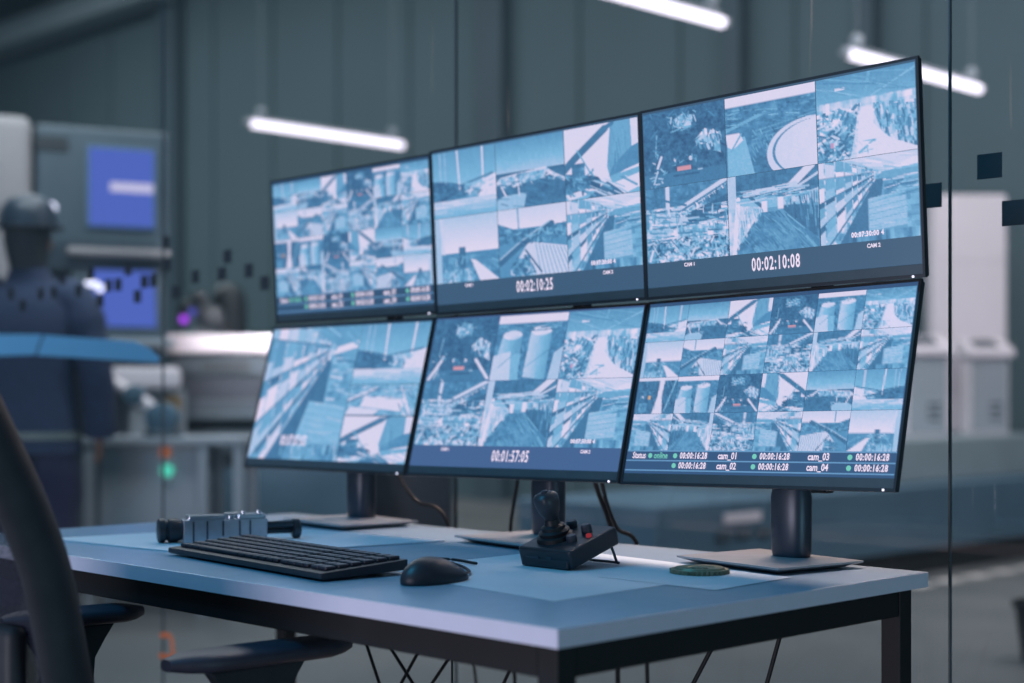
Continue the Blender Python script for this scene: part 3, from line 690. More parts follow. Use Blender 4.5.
LAY = [[('masts', 0), ('bay', 0), ('crane', 0), ('road', 0), ('tanks', 0), ('hall', 0)],
       [('field', 0), ('boom', 0), ('warehouse', 0), ('yard', 0), ('tracks', 0), ('warehouse', 0)],
       [('street', 0), ('tanks', 0), ('road', 0), ('crane', 1), ('bay', 1), ('masts', 1)],
       [('warehouse', 1), ('tracks', 1), ('yard', 1), ('warehouse', 1), ('boom', 1), ('field', 1)]]
def ui_grid(fe, px):
    def f(scr, feed, s):
        sx0, sx1, sz0, sz1 = s; H = sz1 - sz0; W = sx1 - sx0
        for r, row in enumerate(LAY):
            for c, (k, fl) in enumerate(row):
                feed(k, bool(fl), .004 + .992 * c / 6 + .0006, .004 + .992 * (c + 1) / 6 - .0006, 0.02 + (fe - 0.02) * r / 4 + .001, 0.02 + (fe - 0.02) * (r + 1) / 4 - .001, px)
        zr = [sz1 - H * (fe + (1 - fe) * q) for q in (0.02, 0.44, 0.86)]
        bm = B()
        for z in zr: box(bm, sx0 + 0.002, sx1 - 0.002, -0.0004, 0.0006, z - 0.0010, z + 0.0010)
        obj('status_rule', bm, M['ui_line'], scr)
        z1, z2 = sz1 - H * (fe + (1 - fe) * .23), sz1 - H * (fe + (1 - fe) * .65)
        sz = 0.0150
        text('status_text', 'Status', sx0 + W * .028, z1, sz, M['ui_text'], scr, .82, 0.0003)
        text('status_text', 'online', sx0 + W * .118, z1, sz, M['ui_green'], scr, .82, 0.0003)
        def dot(u, z):
            dots = B(); lathe(dots, [(0.0042, 0), (0.0042, 0.0008)], 14, T((sx0 + W * u, -0.0002, z)) @ R(90, 'X')); obj('status_dot', dots, M['ui_green'], scr)
        dot(.102, z1)
        for z in (z1, z2):
            for u in (.205, .513, .848): dot(u, z)
        for n, (u, z) in enumerate(((.375, z1), (.375, z2), (.705, z1), (.705, z2))):
            text('camera_caption', 'cam_0%d' % (n + 1), sx0 + W * u, z, 0.0155, M['ui_text'], scr, .82, 0.0004)
        for z in (z1, z2):
            for u in (.225, .533, .868): text('time_readout', '00:00:16:28', sx0 + W * u, z, 0.0145, M['ui_text'], scr, .74, 0.0005, -0.0009, 1.14)
    return f
def ui_big(scr, feed, s):
    sx0, sx1, sz0, sz1 = s; H = sz1 - sz0; W = sx1 - sx0
    feed('big', False, .004, .588, .012, .995, 560)
    feed('masts', False, .59, .996, .012, .445, 520); feed('roofs', False, .59, .996, .448, .668, 520); feed('crane', False, .59, .996, .672, .995, 520)
    text('time_stamp', '00:07:07:03', sx0 + W * .21, sz1 - H * .86, 0.032, M['ui_text'], scr, .54, 0.0008, -0.0012, 1.12)

MON = [
 ('top left monitor, twenty four small camera pictures over a status bar', (-1.371, 0.785, 1.328), 0.004, 0.048, -0.007, ui_grid(0.862, 420), (50, 82, 116)),
 ('top middle monitor, six camera pictures and the time 00:02:10:25', (-0.775, 0.737, 1.327), 0.004, 0.040, -0.015, ui_six([['masts', 'bay', 'crane'], ['field', 'boom', 'warehouse']], '00:02:10:25', ('CAM 1', 'CAM 2'), '00:07:30:00 4'), (60, 90, 120)),
 ('top right monitor, six camera pictures and the time 00:02:10:08', (-0.226, 0.723, 1.335), -0.015, 0.031, -0.020, ui_six([['night', 'tank', 'hall'], ['yard', 'tracks', 'warehouse']], '00:02:10:08', ('CAM 1', 'CAM 2'), '00:07:30:00 4'), (60, 90, 118)),
 ('bottom left monitor, one large warehouse aisle picture beside three smaller pictures', (-1.350, 0.730, 1.004), 0.003, -0.257, -0.005, ui_big, (44, 66, 92)),
 ('bottom middle monitor, six camera pictures and the time 00:01:57:05', (-0.796, 0.729, 1.009), 0.020, -0.262, -0.013, ui_six([['road', 'tanks', 'hall'], ['yard', 'tracks', 'warehouse']], '00:01:57:05', ('CAM 1', 'CAM 2'), '00:07:30:00 4'), (68, 98, 144)),
 ('bottom right monitor, twenty four small camera pictures, Status online and cam_01 to cam_04', (-0.243, 0.718, 1.018), -0.031, -0.252, -0.024, ui_grid(0.868, 480), (52, 84, 124)),
]
for lab, loc, yw, ti, ro, ui, bc in MON:
    monitor(lab, loc, yw, ti, ro, ui, 0.020 if ui is not ui_big else 0.020, bc)

# stands: tapered base plate, column and a mast that carries the upper row
def stand(label, bx, by, rz, cx, cy, top):
    t = thing('monitor_stand', label, 'monitor stand', (bx, by, DT), 0, 'monitor stands on the desk')
    bm = B(); tt = bmesh.new()
    lo = [(-.088, -.068), (.088, -.068), (.088, .068), (-.088, .068)]; hi = [(-.113, -.092), (.113, -.092), (.113, .092), (-.113, .092)]
    rings = [[tt.verts.new((x, y, z)) for x, y in P] for P, z in ((lo, 0.0005), (hi, 0.0085), (hi, 0.0115))]
    for a, b in zip(rings, rings[1:]):
        for i in range(4): tt.faces.new((a[i], a[(i + 1) % 4], b[(i + 1) % 4], b[i]))
    tt.faces.new(rings[0][::-1]); tt.faces.new(rings[-1])
    bmesh.ops.transform(tt, matrix=R(rz, 'Z'), verts=tt.verts); add(bm, tt)
    obj('base_plate', bm, M['base'], t)
    dx, dy = cx - bx, cy - by
    bm = B(); loft(bm, [(dx, dy, 0.0116, .030, .022), (dx, dy, .02, .032, .024), (dx, dy, .105, .033, .025), (dx, dy, .122, .030, .022)], 28, True, None, 2.6); obj('column', bm, M['stand'], t, True)
    bm = B(); my = .832 - by; box(bm, dx - .016, dx + .016, my, my + .022, 0.108, top - DT, .003, 2); box(bm, dx - .012, dx + .012, dy + .020, my, .110, .1215, .002, 1); obj('mast', bm, M['black_plastic'], t)
    return t
stand('monitor stand beside the machined metal block, under the bottom left monitor', -1.262, 0.70, -6, -1.287, 0.752, 1.42)
stand('monitor stand behind the joystick box', -0.725, 0.69, -8, -0.745, 0.752, 1.42)
stand('monitor stand behind the round toothed ring, under the bottom right monitor', -0.222, 0.71, -9, -0.212, 0.757, 1.42)

# ------------------------------------------------------------------ things on the desk
# drawing sheets
def sheet(label, P, z, curl=0.0, thick=.0002):
    n = 14; t = bmesh.new(); g = []
    a, b, c, d = [Vector((x, y, 0)) for x, y in P]
    for i in range(n + 1):
        row = []
        for j in range(n + 1):
            u, v = i / n, j / n
            p = (a * (1 - u) + b * u) * (1 - v) + (d * (1 - u) + c * u) * v
            zz = z + 0.0001 * math.sin(u * 7) * math.sin(v * 5) + 0.0001 + curl * max(0, 1 - v * 4) ** 2 * (0.5 + 0.5 * math.cos(u * 2.2))
            row.append(t.verts.new((p.x, p.y, zz)))
        g.append(row)
    for i in range(n):
        for j in range(n): t.faces.new((g[i][j], g[i + 1][j], g[i + 1][j + 1], g[i][j + 1]))
    r = bmesh.ops.extrude_face_region(t, geom=t.faces[:])
    for v in r['geom']:
        if isinstance(v, bmesh.types.BMVert): v.co.z += thick
    bm = B(); add(bm, t)
    tag(obj('drawing_sheet', bm, M['paper'], None, True), label, 'paper sheet', 'drawing sheets on the desk')
sheet('thin sheaf of white drawing sheets under the keyboard and metal block', [(-1.40, .105), (-.93, .16), (-.86, .60), (-1.33, .56)], DT + .0001, 0.0, .0026)
sheet('large white drawing sheet under the joystick box and mouse cable', [(-.60, .215), (-.165, .165), (-.185, .615), (-.62, .66)], DT + .0001)
sheet('white drawing sheet lying half under the toothed ring and the right stand', [(-.30, .40), (-.085, .40), (-.10, .60), (-.31, .60)], DT + .0007)

# keyboard
kb = thing('keyboard', 'black wired keyboard lying at the front of the desk', 'keyboard', (-.769, .171, DT + .0030), math.radians(-5.5))
KW, KD = .478, .152
bm = B()
prism(bm, [(-KD / 2, 0.002), (-KD / 2 + .004, .0), (KD / 2, .004), (KD / 2, .020), (-KD / 2, .010)], -KW / 2, KW / 2, Matrix(((0, 0, 1, 0), (1, 0, 0, 0), (0, 1, 0, 0), (0, 0, 0, 1))), .0015)
obj('case', bm, M['black_plastic'], kb)
bm = B(); tilt = Matrix.Rotation(math.atan2(.010, KD), 4, 'X')
for r in range(6):
    y = -KD / 2 + .016 + r * .0225; n = 21
    for c in range(n):
        x = -KW / 2 + .012 + c * (KW - .024) / n
        if r == 0 and 3 <= c <= 8:
            if c != 3: continue
            w = 6 * (KW - .024) / n
        else: w = (KW - .024) / n
        if c in (14, 18) and r != 9: w *= .72
        zz = .0105 + (y + KD / 2) / KD * .010
        box(bm, x + .001, x + w - .0015, y, y + .0185, zz, zz + .0055, .0012, 1)
obj('keycaps', bm, M['key'], kb)
bm = B(); box(bm, -.19, -.16, .055, .065, 0, .006); box(bm, .16, .19, .055, .065, 0, .006); obj('rubber_foot', bm, M['cable'], kb)

# mouse
ms = thing('mouse', 'black computer mouse with its cable, right of the keyboard', 'mouse', (-.428, .192, DT + .0006), math.radians(4)); ms.scale = (1.06, 1.06, 1.04)
bm = B(); t = bmesh.new(); bmesh.ops.create_uvsphere(t, u_segments=28, v_segments=18, radius=1.0)
for v in t.verts:
    x, y, z = v.co
    hgt = .031 * (1 - .30 * y - .16 * y * y)
    v.co = (x * .033 * (1 - .12 * (1 - y * y)), y * .058, (max(z, -.12) + .12) * hgt)
add(bm, t); obj('shell', bm, M['black_plastic'], ms, True)
bm = B(); lathe(bm, [(.007, -.004), (.009, -.003), (.009, .003), (.007, .004)], 18, T((0, .030, .0165)) @ R(90, 'Y')); obj('scroll_wheel', bm, M['cable'], ms)
bm = B(); tube(bm, smooth_path([(0, .055, .006), (-.03, .10, .0035), (-.10, .15, .003), (-.165, .163, .003), (-.187, .182, .003), (-.155, .197, .003), (-.091, .181, .003)], 6), .0022, 8); obj('mouse_cable', bm, M['cable'], ms)

# joystick controller
jy = thing('joystick_controller', 'black control box with joystick standing on a wire foot before the middle monitor', 'joystick controller', (-.436, .43, DT + .0015))
tl = R(17, 'X')
bm = B(); box(bm, -.056, .056, .0, .112, 0, .030, .004, 2, tl); box(bm, -.050, .050, -.006, .006, .0, .014, .003, 2)
obj('case', bm, M['black_plastic'], jy)
bm = B(); box(bm, -.040, -.012, -.0015, .002, .012, .018, .001, 1, tl); box(bm, .002, .016, -.0015, .002, .012, .018, .001, 1, tl); obj('front_port', bm, M['dark_steel'], jy)
bm = B(); lathe(bm, [(.030, 0), (.029, .006), (.024, .008), (.025, .013), (.019, .016), (.019, .021), (.013, .024), (.011, .032)], 24, tl @ T((-.014, .045, .030))); obj('boot', bm, M['cable'], jy, True)
bm = B(); G = tl @ T((-.014, .045, .060)) @ Matrix.Scale(.86, 4)
loft(bm, [(0, 0, 0, .010, .010), (0, 0, .008, .013, .013), (0, -.001, .018, .017, .018), (.0, -.002, .034, .021, .021), (.0, -.003, .046, .020, .022), (0, -.003, .052, .016, .018), (0, -.003, .0545, .010, .012)], 20, True, G, 2.8); gp = obj('grip', bm, M['black_plastic'], jy, True)
bm = B(); lathe(bm, [(.006, 0), (.006, .003), (.004, .004)], 14, G @ T((0, -.003, .0545))); obj('trigger_button', bm, M['key'], gp)
for k, (x, y, h, m) in enumerate(((.026, .040, .010, 'key'), (.024, .078, .014, 'key'), (-.020, .092, .012, 'key'))):
    bm = B(); lathe(bm, [(.0085, 0), (.0085, h - .003), (.007, h)], 18, tl @ T((x, y, .030))); obj('dial', bm, M[m], jy)
bm = B(); lathe(bm, [(.0045, 0), (.0045, .004), (.003, .005)], 14, tl @ T((.042, .062, .030))); obj('red_button', bm, M['led_red'], jy, label='small red button')
bm = B(); rear = (tl @ Vector((0, .100, 0)))
tube(bm, smooth_path([(-.048, rear.y, rear.z), (-.050, rear.y + .010, .0045), (-.046, rear.y + .012, .0032), (.046, rear.y + .012, .0032), (.050, rear.y + .010, .0045), (.048, rear.y, rear.z)], 4), .0022, 8); obj('wire_foot', bm, M['dark_steel'], jy)

# machined block with rod
mb = thing('machined_block', 'silver machined metal block with black end cap and rod behind the keyboard', 'machine part', (-1.130, .322, DT + .0030), math.radians(66)); mb.scale = (.94, .94, .86)
LB = .278; x0 = -LB / 2
bm = B(); box(bm, x0 + .045, x0 + .205, -.024, .024, 0, .047, .0015, 2)
box(bm, x0 + .055, x0 + .125, -.022, .022, .047, .055, .0012, 1); box(bm, x0 + .15, x0 + .203, -.020, .022, .047, .056, .0012, 1)
tube(bm, [(x0 + .125, 0, .047), (x0 + .152, 0, .047)], .012, 16, (0, 1, 0)); obj('body', bm, M['steel'], mb)
for gx in (.062, .088, .118, .15, .17):
    bm = B(); box(bm, x0 + gx, x0 + gx + .0035, -.0246, -.022, .012 if gx > .1 and gx < .16 else .001, .044)
    obj('slot', bm, M['dark_steel'], mb)
bm = B()
for gx, gy in ((.134, -.018), (.142, -.012), (.160, -.014), (.19, -.012)):
    lathe(bm, [(.004, 0), (.004, .006), (.0025, .007)], 10, T((x0 + gx, gy, .047 if gx < .15 else .056)))
obj('bolt', bm, M['steel'], mb, True)
Q = lambda x: T((x, 0, .025)) @ R(90, 'Y')
bm = B(); lathe(bm, [(.022, 0), (.025, .002), (.025, .012), (.021, .014), (.021, .018), (.025, .020), (.025, .036), (.02, .0445)], 28, Q(x0)); obj('end_cap', bm, M['black_plastic'], mb, True, 'black ribbed end cap')
bm = B(); tube(bm, [(x0 + .2055, -.008, .032), (x0 + .258, -.008, .032)], .0075, 14); tube(bm, [(x0 + .2055, .006, .018), (x0 + .258, .006, .018)], .0075, 14); obj('rod', bm, M['dark_steel'], mb, True)
bm = B(); lathe(bm, [(.018, 0), (.021, .002), (.021, .012), (.018, .0155)], 28, T((x0 + .2585, 0, .0215)) @ R(90, 'Y')); obj('end_flange', bm, M['dark_steel'], mb, True)

# toothed ring
bm = B(); n = 36; tt = bmesh.new(); prof = []
for i in range(n * 2):
    a = 2 * PI * i / (n * 2); r = .045 if i % 2 else .042
    prof.append((r * math.cos(a), r * math.sin(a)))
prism(bm, prof, 0, .006)
lathe(bm, [(.038, .006), (.036, .0085), (.024, .0085), (.020, .0065)], 36)
lathe(bm, [(.012, .006), (.012, .008), (.008, .0088)], 24)
ring = obj('toothed_ring', bm, M['brass'], None, False); ring.location = (-.228, .545, DT + .0012)
tag(ring, 'flat dark toothed metal ring lying on the paper before the right stand', 'gear')

# ------------------------------------------------------------------ cables
def cable(label, pts, r=.0028, group='black cables of the desk'):
    bm = B(); tube(bm, smooth_path(pts, 8), r, 8)
    tag(obj('cable', bm, M['cable'], None, True), label, 'cable', group)
U = zr0
cable('black cable under the desk, leftmost, crossing two others', [(-0.863, 0.38, U), (-0.811, 0.38, .58), (-0.739, 0.38, .45), (-0.613, 0.38, 0.22), (-0.563, 0.38, .006)])
cable('black cable under the desk leaning right from the crossing', [(-0.878, 0.4, U), (-0.773, 0.4, .58), (-0.630, 0.4, .45), (-0.377, 0.4, 0.22), (-0.327, 0.4, .006)])
cable('black cable under the desk leaning left through the crossing', [(-0.653, 0.42, U), (-0.724, 0.42, .58), (-0.822, 0.42, .45), (-0.994, 0.42, 0.22), (-1.044, 0.42, .006)])
cable('black cable under the desk middle leaning left, right of the crossing', [(-0.580, 0.44, U), (-0.664, 0.44, .58), (-0.779, 0.44, .45), (-0.981, 0.44, 0.22), (-1.031, 0.44, .006)])
cable('thin black cable hanging straight under the desk middle', [(-.62, .40, U), (-.62, .40, .5), (-.62, .40, .2), (-.60, .42, .006)], .0018)
cable('black cable under the desk just left of the near leg', [(-0.481, 0.46, U), (-0.539, 0.46, .58), (-0.617, 0.46, .45), (-0.755, 0.46, 0.22), (-0.805, 0.46, .006)])
cable('black cable under the desk right side, left one of two', [(-0.213, 0.6, U), (-0.272, 0.6, .58), (-0.352, 0.6, .45), (-0.495, 0.6, 0.22), (-0.545, 0.6, .006)], .0036)
cable('black cable under the desk right side, nearest the far leg', [(-0.179, 0.7, U), (-0.210, 0.7, .58), (-0.252, 0.7, .45), (-0.325, 0.7, 0.22), (-0.375, 0.7, .006)], .0036)
cable('black cable drooping from the bottom left monitor behind its stand', [(-1.26, .80, .90), (-1.226, .80, .842), (-1.17, .80, .79), (-1.10, .83, .735), (-1.05, .86, .4), (-1.04, .88, .006)], .003)
cable('black cable hanging behind the desk left of the middle stand', [(-.86, .80, .92), (-.875, .80, .836), (-.914, .82, .74), (-.93, .84, .6), (-.93, .86, .3), (-.92, .9, .006)], .0035)
cable('black cable falling right of the joystick box behind the middle stand', [(-.69, .785, .93), (-.67, .80, .84), (-.645, .805, .78), (-.66, .845, .70), (-.68, .87, .3), (-.68, .88, .006)], .0045)
cable('black cable curving beside the joystick box, right of the other', [(-.655, .785, .93), (-.645, .79, .84), (-.622, .80, .77), (-.60, .845, .70), (-.60, .87, .3), (-.59, .9, .006)], .0038)

# ------------------------------------------------------------------ office chair
ch = thing('office_chair', 'dark office chair with mesh back and padded armrests pulled up to the desk', 'chair', (-.785, -.12, 0))
cx, cy = .785, .12
side = [(-.300, .585), (-.316, .65), (-.330, .72), (-.346, .79), (-.372, .86), (-.405, .93), (-.44, 1.0), (-.468, 1.05)]
pts = [(-.552 + cx, y + cy, z) for y, z in side]
hw = .232
full = [(hw, y + cy, z) for y, z in side] + [(hw - .05, -.485 + cy, 1.09), (.08, -.49 + cy, 1.105), (-.08, -.49 + cy, 1.105), (-hw + .05, -.485 + cy, 1.09)] + [(-hw, y + cy, z) for y, z in side[::-1]] + [(-hw + .06, -.275 + cy, .555), (0, -.262 + cy, .545), (hw - .06, -.275 + cy, .555)]
pp = smooth_path(full + [full[0]], 5)[:-1]
bm = B(); tube(bm, pp, .015, 14, (1, 0, 0), .034, True); obj('backrest_frame', bm, M['chair'], ch, True)
bm = B(); t = bmesh.new(); rows = []
for y, z in side:
    rows.append([t.verts.new((hw * .97 * u, y + cy - .012 + .022 * (1 - u * u) * -1, z)) for u in np.linspace(-1, 1, 13)])
for a, b in zip(rows, rows[1:]):
    for i in range(12): t.faces.new((a[i], a[i + 1], b[i + 1], b[i]))
bmesh.ops.solidify(t, geom=t.faces[:], thickness=.002); add(bm, t); obj('back_mesh', bm, M['mesh'], ch, True)
bm = B(); box(bm, -.19, .19, -.375 + cy, -.345 + cy, .56, .715, .012, 3, None); obj('lumbar_pad', bm, M['chair'], ch, True)
bm = B(); loft(bm, [(0, cy - .05, .44, .20, .19), (0, cy - .05, .455, .235, .225), (0, cy - .05, .495, .24, .23), (0, cy - .05, .515, .22, .21)], 36, True, None, 3.5); obj('seat', bm, M['fabric'], ch, True)
bm = B(); box(bm, -.03, .03, -.33 + cy, -.20 + cy, .40, .43, .006); box(bm, -.03, .03, -.345 + cy, -.315 + cy, .41, .60, .006); obj('back_support', bm, M['chair'], ch)
def arm(xc, front, back, ztop):
    bm = B(); n = 12; secs = []; t = bmesh.new(); rings = []
    for i in range(n + 1):
        u = i / n; y = back + (front - back) * u
        e = min(1, math.sin(PI * min(max(u, .015), .985)) * 2.3) ** .5
        zc = ztop - .014 - .004 * (u - .5); rw = .040 * e * (0.92 + .12 * math.sin(PI * u)); rh = .0145 * (0.35 + .65 * e)
        rings.append([t.verts.new((xc + rw * math.copysign(abs(math.cos(a)) ** .7, math.cos(a)), y, zc + rh * math.copysign(abs(math.sin(a)) ** .7, math.sin(a)))) for a in [2 * PI * k / 18 for k in range(18)]])
    for a, b in zip(rings, rings[1:]):
        for k in range(18): t.faces.new((a[k], a[(k + 1) % 18], b[(k + 1) % 18], b[k]))
    t.faces.new(rings[0][::-1]); t.faces.new(rings[-1]); add(bm, t)
    a = obj('armrest', bm, M['chair_pad'], ch, True)
    m = (front + back) / 2; bm = B(); s = -1 if xc > 0 else 1
    prism(bm, [(m - .09, ztop - .029), (m + .07, ztop - .029), (m + .03, ztop - .08), (m + .025, .47), (m - .05, .47), (m - .05, ztop - .08)], xc - .011, xc + .011, Matrix(((0, 0, 1, 0), (1, 0, 0, 0), (0, 1, 0, 0), (0, 0, 0, 1))), .003)
    box(bm, min(xc, xc + s * .07), max(xc, xc + s * .07), m - .05, m + .03, .445, .47, .004)
    obj('arm_post', bm, M['chair'], a)
arm(-.555 + cx + .005, .13 + cy, -.175 + cy, .662)
arm(-1.02 + cx, .07 + cy, -.175 + cy, .668)
bm = B(); lathe(bm, [(.028, .10), (.028, .30), (.018, .30), (.018, .44)], 20, T((0, cy - .05, 0))); obj('gas_column', bm, M['dark_steel'], ch)
bm = B()
for k in range(5):
    a = 2 * PI * k / 5 + .3; d = Vector((math.cos(a), math.sin(a), 0)); o = Vector((0, cy - .05, 0))
    tube(bm, [o + d * .02 + Vector((0, 0, .115)), o + d * .17 + Vector((0, 0, .10)), o + d * .30 + Vector((0, 0, .075))], [.026, .02, .016], 10, (0, 0, 1))
obj('star_base', bm, M['chair'], ch, True)
for k in range(5):
    a = 2 * PI * k / 5 + .3; bm = B(); p = Vector((math.cos(a) * .30, math.sin(a) * .30 + cy - .05, .028))
    for off in (-.014, .014): lathe(bm, [(.024, -.008), (.028, -.004), (.028, .004), (.024, .008)], 18, T(p) @ Matrix.Rotation(a, 4, 'Z') @ T((0, off, 0)) @ R(90, 'X'))
    tube(bm, [p + Vector((0, 0, .0)), p + Vector((0, 0, .05))], .007, 8); obj('caster', bm, M['black_plastic'], ch, True)

# ------------------------------------------------------------------ factory hall
YAW = 0.79422
# ceiling-hung tube lights, 1.5 m, running away from the glass
def tube_light(label, x, y0, y1, z=2.85):
    t = thing('tube_light', label, 'tube light', (x, (y0 + y1) / 2, z), 0, 'hanging tube lights in the hall')
    L = (y1 - y0) / 2
    bm = B(); tube(bm, [(0, -L, 0), (0, L, 0)], .027, 16, (1, 0, 0)); obj('tube', bm, M['tube'], t, True)
    bm = B(); box(bm, -.020, .020, -L + .03, L - .03, .026, .046, .004); obj('housing', bm, M['mach_light'], t)
    for s in (-1, 1):
        bm = B(); lathe(bm, [(.020, 0), (.028, .004), (.028, .034), (.02, .045)], 16, T((0, s * L, 0)) @ R(-90 * s, 'X')); obj('end_cap', bm, M['mach_light'], t, True)
        bm = B(); tube(bm, [(0, s * (L - .09), .05), (0, s * (L - .09), 6.6 - z)], .0016, 6); lathe(bm, [(.024, 0), (.034, .012), (.034, .045), (.02, .06)], 16, T((0, s * (L - .09), .055))); obj('hanger', bm, M['mach_light'], t)
tube_light('hanging lit tube light at left, in front of the bare back wall', -7.6, 4.88, 6.24)
tube_light('hanging lit tube light cut by the top picture edge', -3.54, 3.42, 4.87)
tube_light('hanging lit tube light partly hidden by the top right monitor', -3.5, 5.92, 7.34)

# machine with two blue screens behind the person
cm = thing('milling_machine', 'grey machine with two blue screens behind the person in the hard hat', 'machine', (-5.527, 2.673, 0), math.radians(72.5))
bm = B(); box(bm, -1.5, .30, .36, 1.5, 0, 2.30, .03, 3); obj('body', bm, M['mach_grey'], cm)
bm = B(); box(bm, -.40, .25, .012, .355, 1.72, 2.30, .025, 3)
prism(bm, [(.012, 1.735), (.06, 1.60), (.20, 1.56), (.354, 1.56), (.354, 1.735)], -.40, .25, Matrix(((0, 0, 1, 0), (1, 0, 0, 0), (0, 1, 0, 0), (0, 0, 0, 1))), .01)
hd = obj('control_head', bm, M['mach_grey'], cm)
bm = B(); box(bm, -.168, .172, -.004, .012, 1.808, 2.212, .004); uf = obj('screen_frame', bm, M['mach_dark'], cm)
bm = B(); box(bm, -.154, .158, -.008, -.0045, 1.822, 2.198); obj('screen', bm, M['hmi'], uf, False, 'blue lit screen')
bm = B(); box(bm, -.055, .157, -.0115, -.0085, 1.99, 2.035, .001); obj('screen_glare', bm, M['hmi_glare'], uf)  # glowing bar painted in for a light stripe reflected on the screen
bm = B(); box(bm, -.40, -.25, .004, .0118, 2.17, 2.24, .002); obj('name_plate', bm, M['mach_black'], cm)
TL = T((0, .03, 1.46)) @ R(-8, 'X')
bm = B(); box(bm, -.23, .23, 0, .10, -.20, .19, .01, 2, TL); box(bm, -.20, .20, .09, .33, -.35, .05, .01, 2, TL); lo = obj('lower_console', bm, M['mach_grey'], cm)
bm = B(); box(bm, -.13, .175, -.006, -.0005, -.13, .15, 0, 1, TL); obj('screen', bm, M['hmi'], lo, False, 'blue lit screen')
bm = B(); box(bm, -.26, .24, -.025, .010, 1.672, 1.712, .014, 3); obj('lower_lip', bm, M['mach_pale'], cm, True)
bm = B(); box(bm, -.24, .24, -.10, .0, -.235, -.205, .006, 2, TL); obj('key_shelf', bm, M['mach_light'], cm)
bm = B(); box(bm, -.06, .29, -.06, .33, 1.02, 1.135, .03, 3); obj('worktop', bm, M['mach_white'], cm)
bm = B(); box(bm, .05, .33, .02, .355, .05, 1.015, .01); obj('side_cabinet', bm, M['mach_light'], cm)
bm = B(); box(bm, .20, .30, .005, .0195, .84, .99, .003); obj('ochre_panel', bm, M['ochre'], cm)
bm = B(); box(bm, -1.3, -.415, .0, .355, 1.1, 2.33, .05, 3); obj('door', bm, M['mach_pale'], cm, False, 'white rounded door')
bm = B(); lathe(bm, [(.02, 0), (.027, .006), (.027, .018), (.018, .026)], 16, T((-.335, .011, 1.895)) @ R(90, 'X')); obj('signal_lamp', bm, M['led_white'], cm, True, 'round white signal lamp')
bm = B(); lathe(bm, [(.017, 0), (.017, .012)], 16, T((-.105, -.01, 1.515)) @ R(90, 'X'))
box(bm, -.17, -.11, -.012, .02, 1.525, 1.55, .008); obj('work_lamp', bm, M['led_white'], cm)

# packing machine with white hood
pm = thing('packing_machine', 'long grey packing machine with white hood, left of the monitors', 'machine', (-5.948, 3.529, 0), math.radians(50))
bm = B(); box(bm, -.28, .75, 0, .95, .10, .60, .01); box(bm, -.25, .72, .06, .9, 0, .10); obj('base_cabinet', bm, M['mach_dark'], pm)
bm = B(); box(bm, -.28, .75, .0, .95, .60, .965, .008); box(bm, -.28, .75, 0, .95, 1.10, 1.222, .008); box(bm, -.28, -.20, .0, .95, .965, 1.10); box(bm, -.2, .75, .30, .95, .965, 1.10); obj('body', bm, M['mach_dim'], pm)
bm = B(); box(bm, -.20, .74, .02, .03, .967, 1.098); obj('viewing_window', bm, M['mach_navy'], pm)
bm = B(); box(bm, -.32, .78, -.04, .98, 1.223, 1.325, .02, 3); obj('hood', bm, M['mach_white'], pm, False, 'white rounded hood')
bm = B(); box(bm, -.22, .73, -.10, -.001, .86, .90, .006); box(bm, -.22, .73, -.08, -.001, .68, .80, .006); obj('feed_rail', bm, M['mach_grey'], pm)
bm = B(); box(bm, -.10, .16, -.006, -.0005, 1.12, 1.18, .002); obj('handle_recess', bm, M['mach_black'], pm)

# robot arms
def robot(name, label, loc, rz, J, r, mats, lamp=None):
    t = thing(name, label, 'robot arm', loc, rz)
    bm = B(); lathe(bm, [(r * 1.5, 0), (r * 1.5, .02), (r * 1.1, .04), (r * 1.1, J[0][2])], 20, T((J[0][0], J[0][1], 0))); obj('base', bm, mats[0], t, True)
    for i, (a, b) in enumerate(zip(J, J[1:])):
        bm = B(); tube(bm, [a, b], r * (.55 - .1 * i), 14, (0, 1, 0)); obj('arm_link', bm, mats[1], t, True)
    for i, a in enumerate(J[:-1]):
        q = r * (1 - .35 * i); bm = B(); lathe(bm, [(q * .9, -q * 1.25), (q * 1.2, -q * 1.1), (q * 1.2, q * 1.1), (q * .9, q * 1.25)], 20, T(a) @ R(90, 'X')); obj('joint', bm, mats[2], t, True)
    e = Vector(J[-1]); bm = B(); lathe(bm, [(r * .7, 0), (r * .7, .05), (r * .3, .06), (r * .3, .1)], 14, T(e) @ R(180, 'X')); obj('tool_head', bm, mats[2], t, True)
    if lamp:
        for o, k in lamp:
            bm = B(); lathe(bm, [(.014, 0), (.021, .005), (.021, .012), (.014, .016)], 14, T(o) @ R(90, 'X')); obj('indicator_lamp', bm, M[k], t, True)
robot('robot_arm', 'small dark robot arm with a purple lamp on top of the packing machine', (-6.033, 3.489, 1.326), YAW,
      [(0.01, .1, .10), (-.05, .1, .20), (-.12, .05, .155)], .06, (M['mach_black'], M['mach_black'], M['mach_black']), [((-.12, .022, .085), 'led_purple'), ((-.075, .03, .125), 'led_blue')])

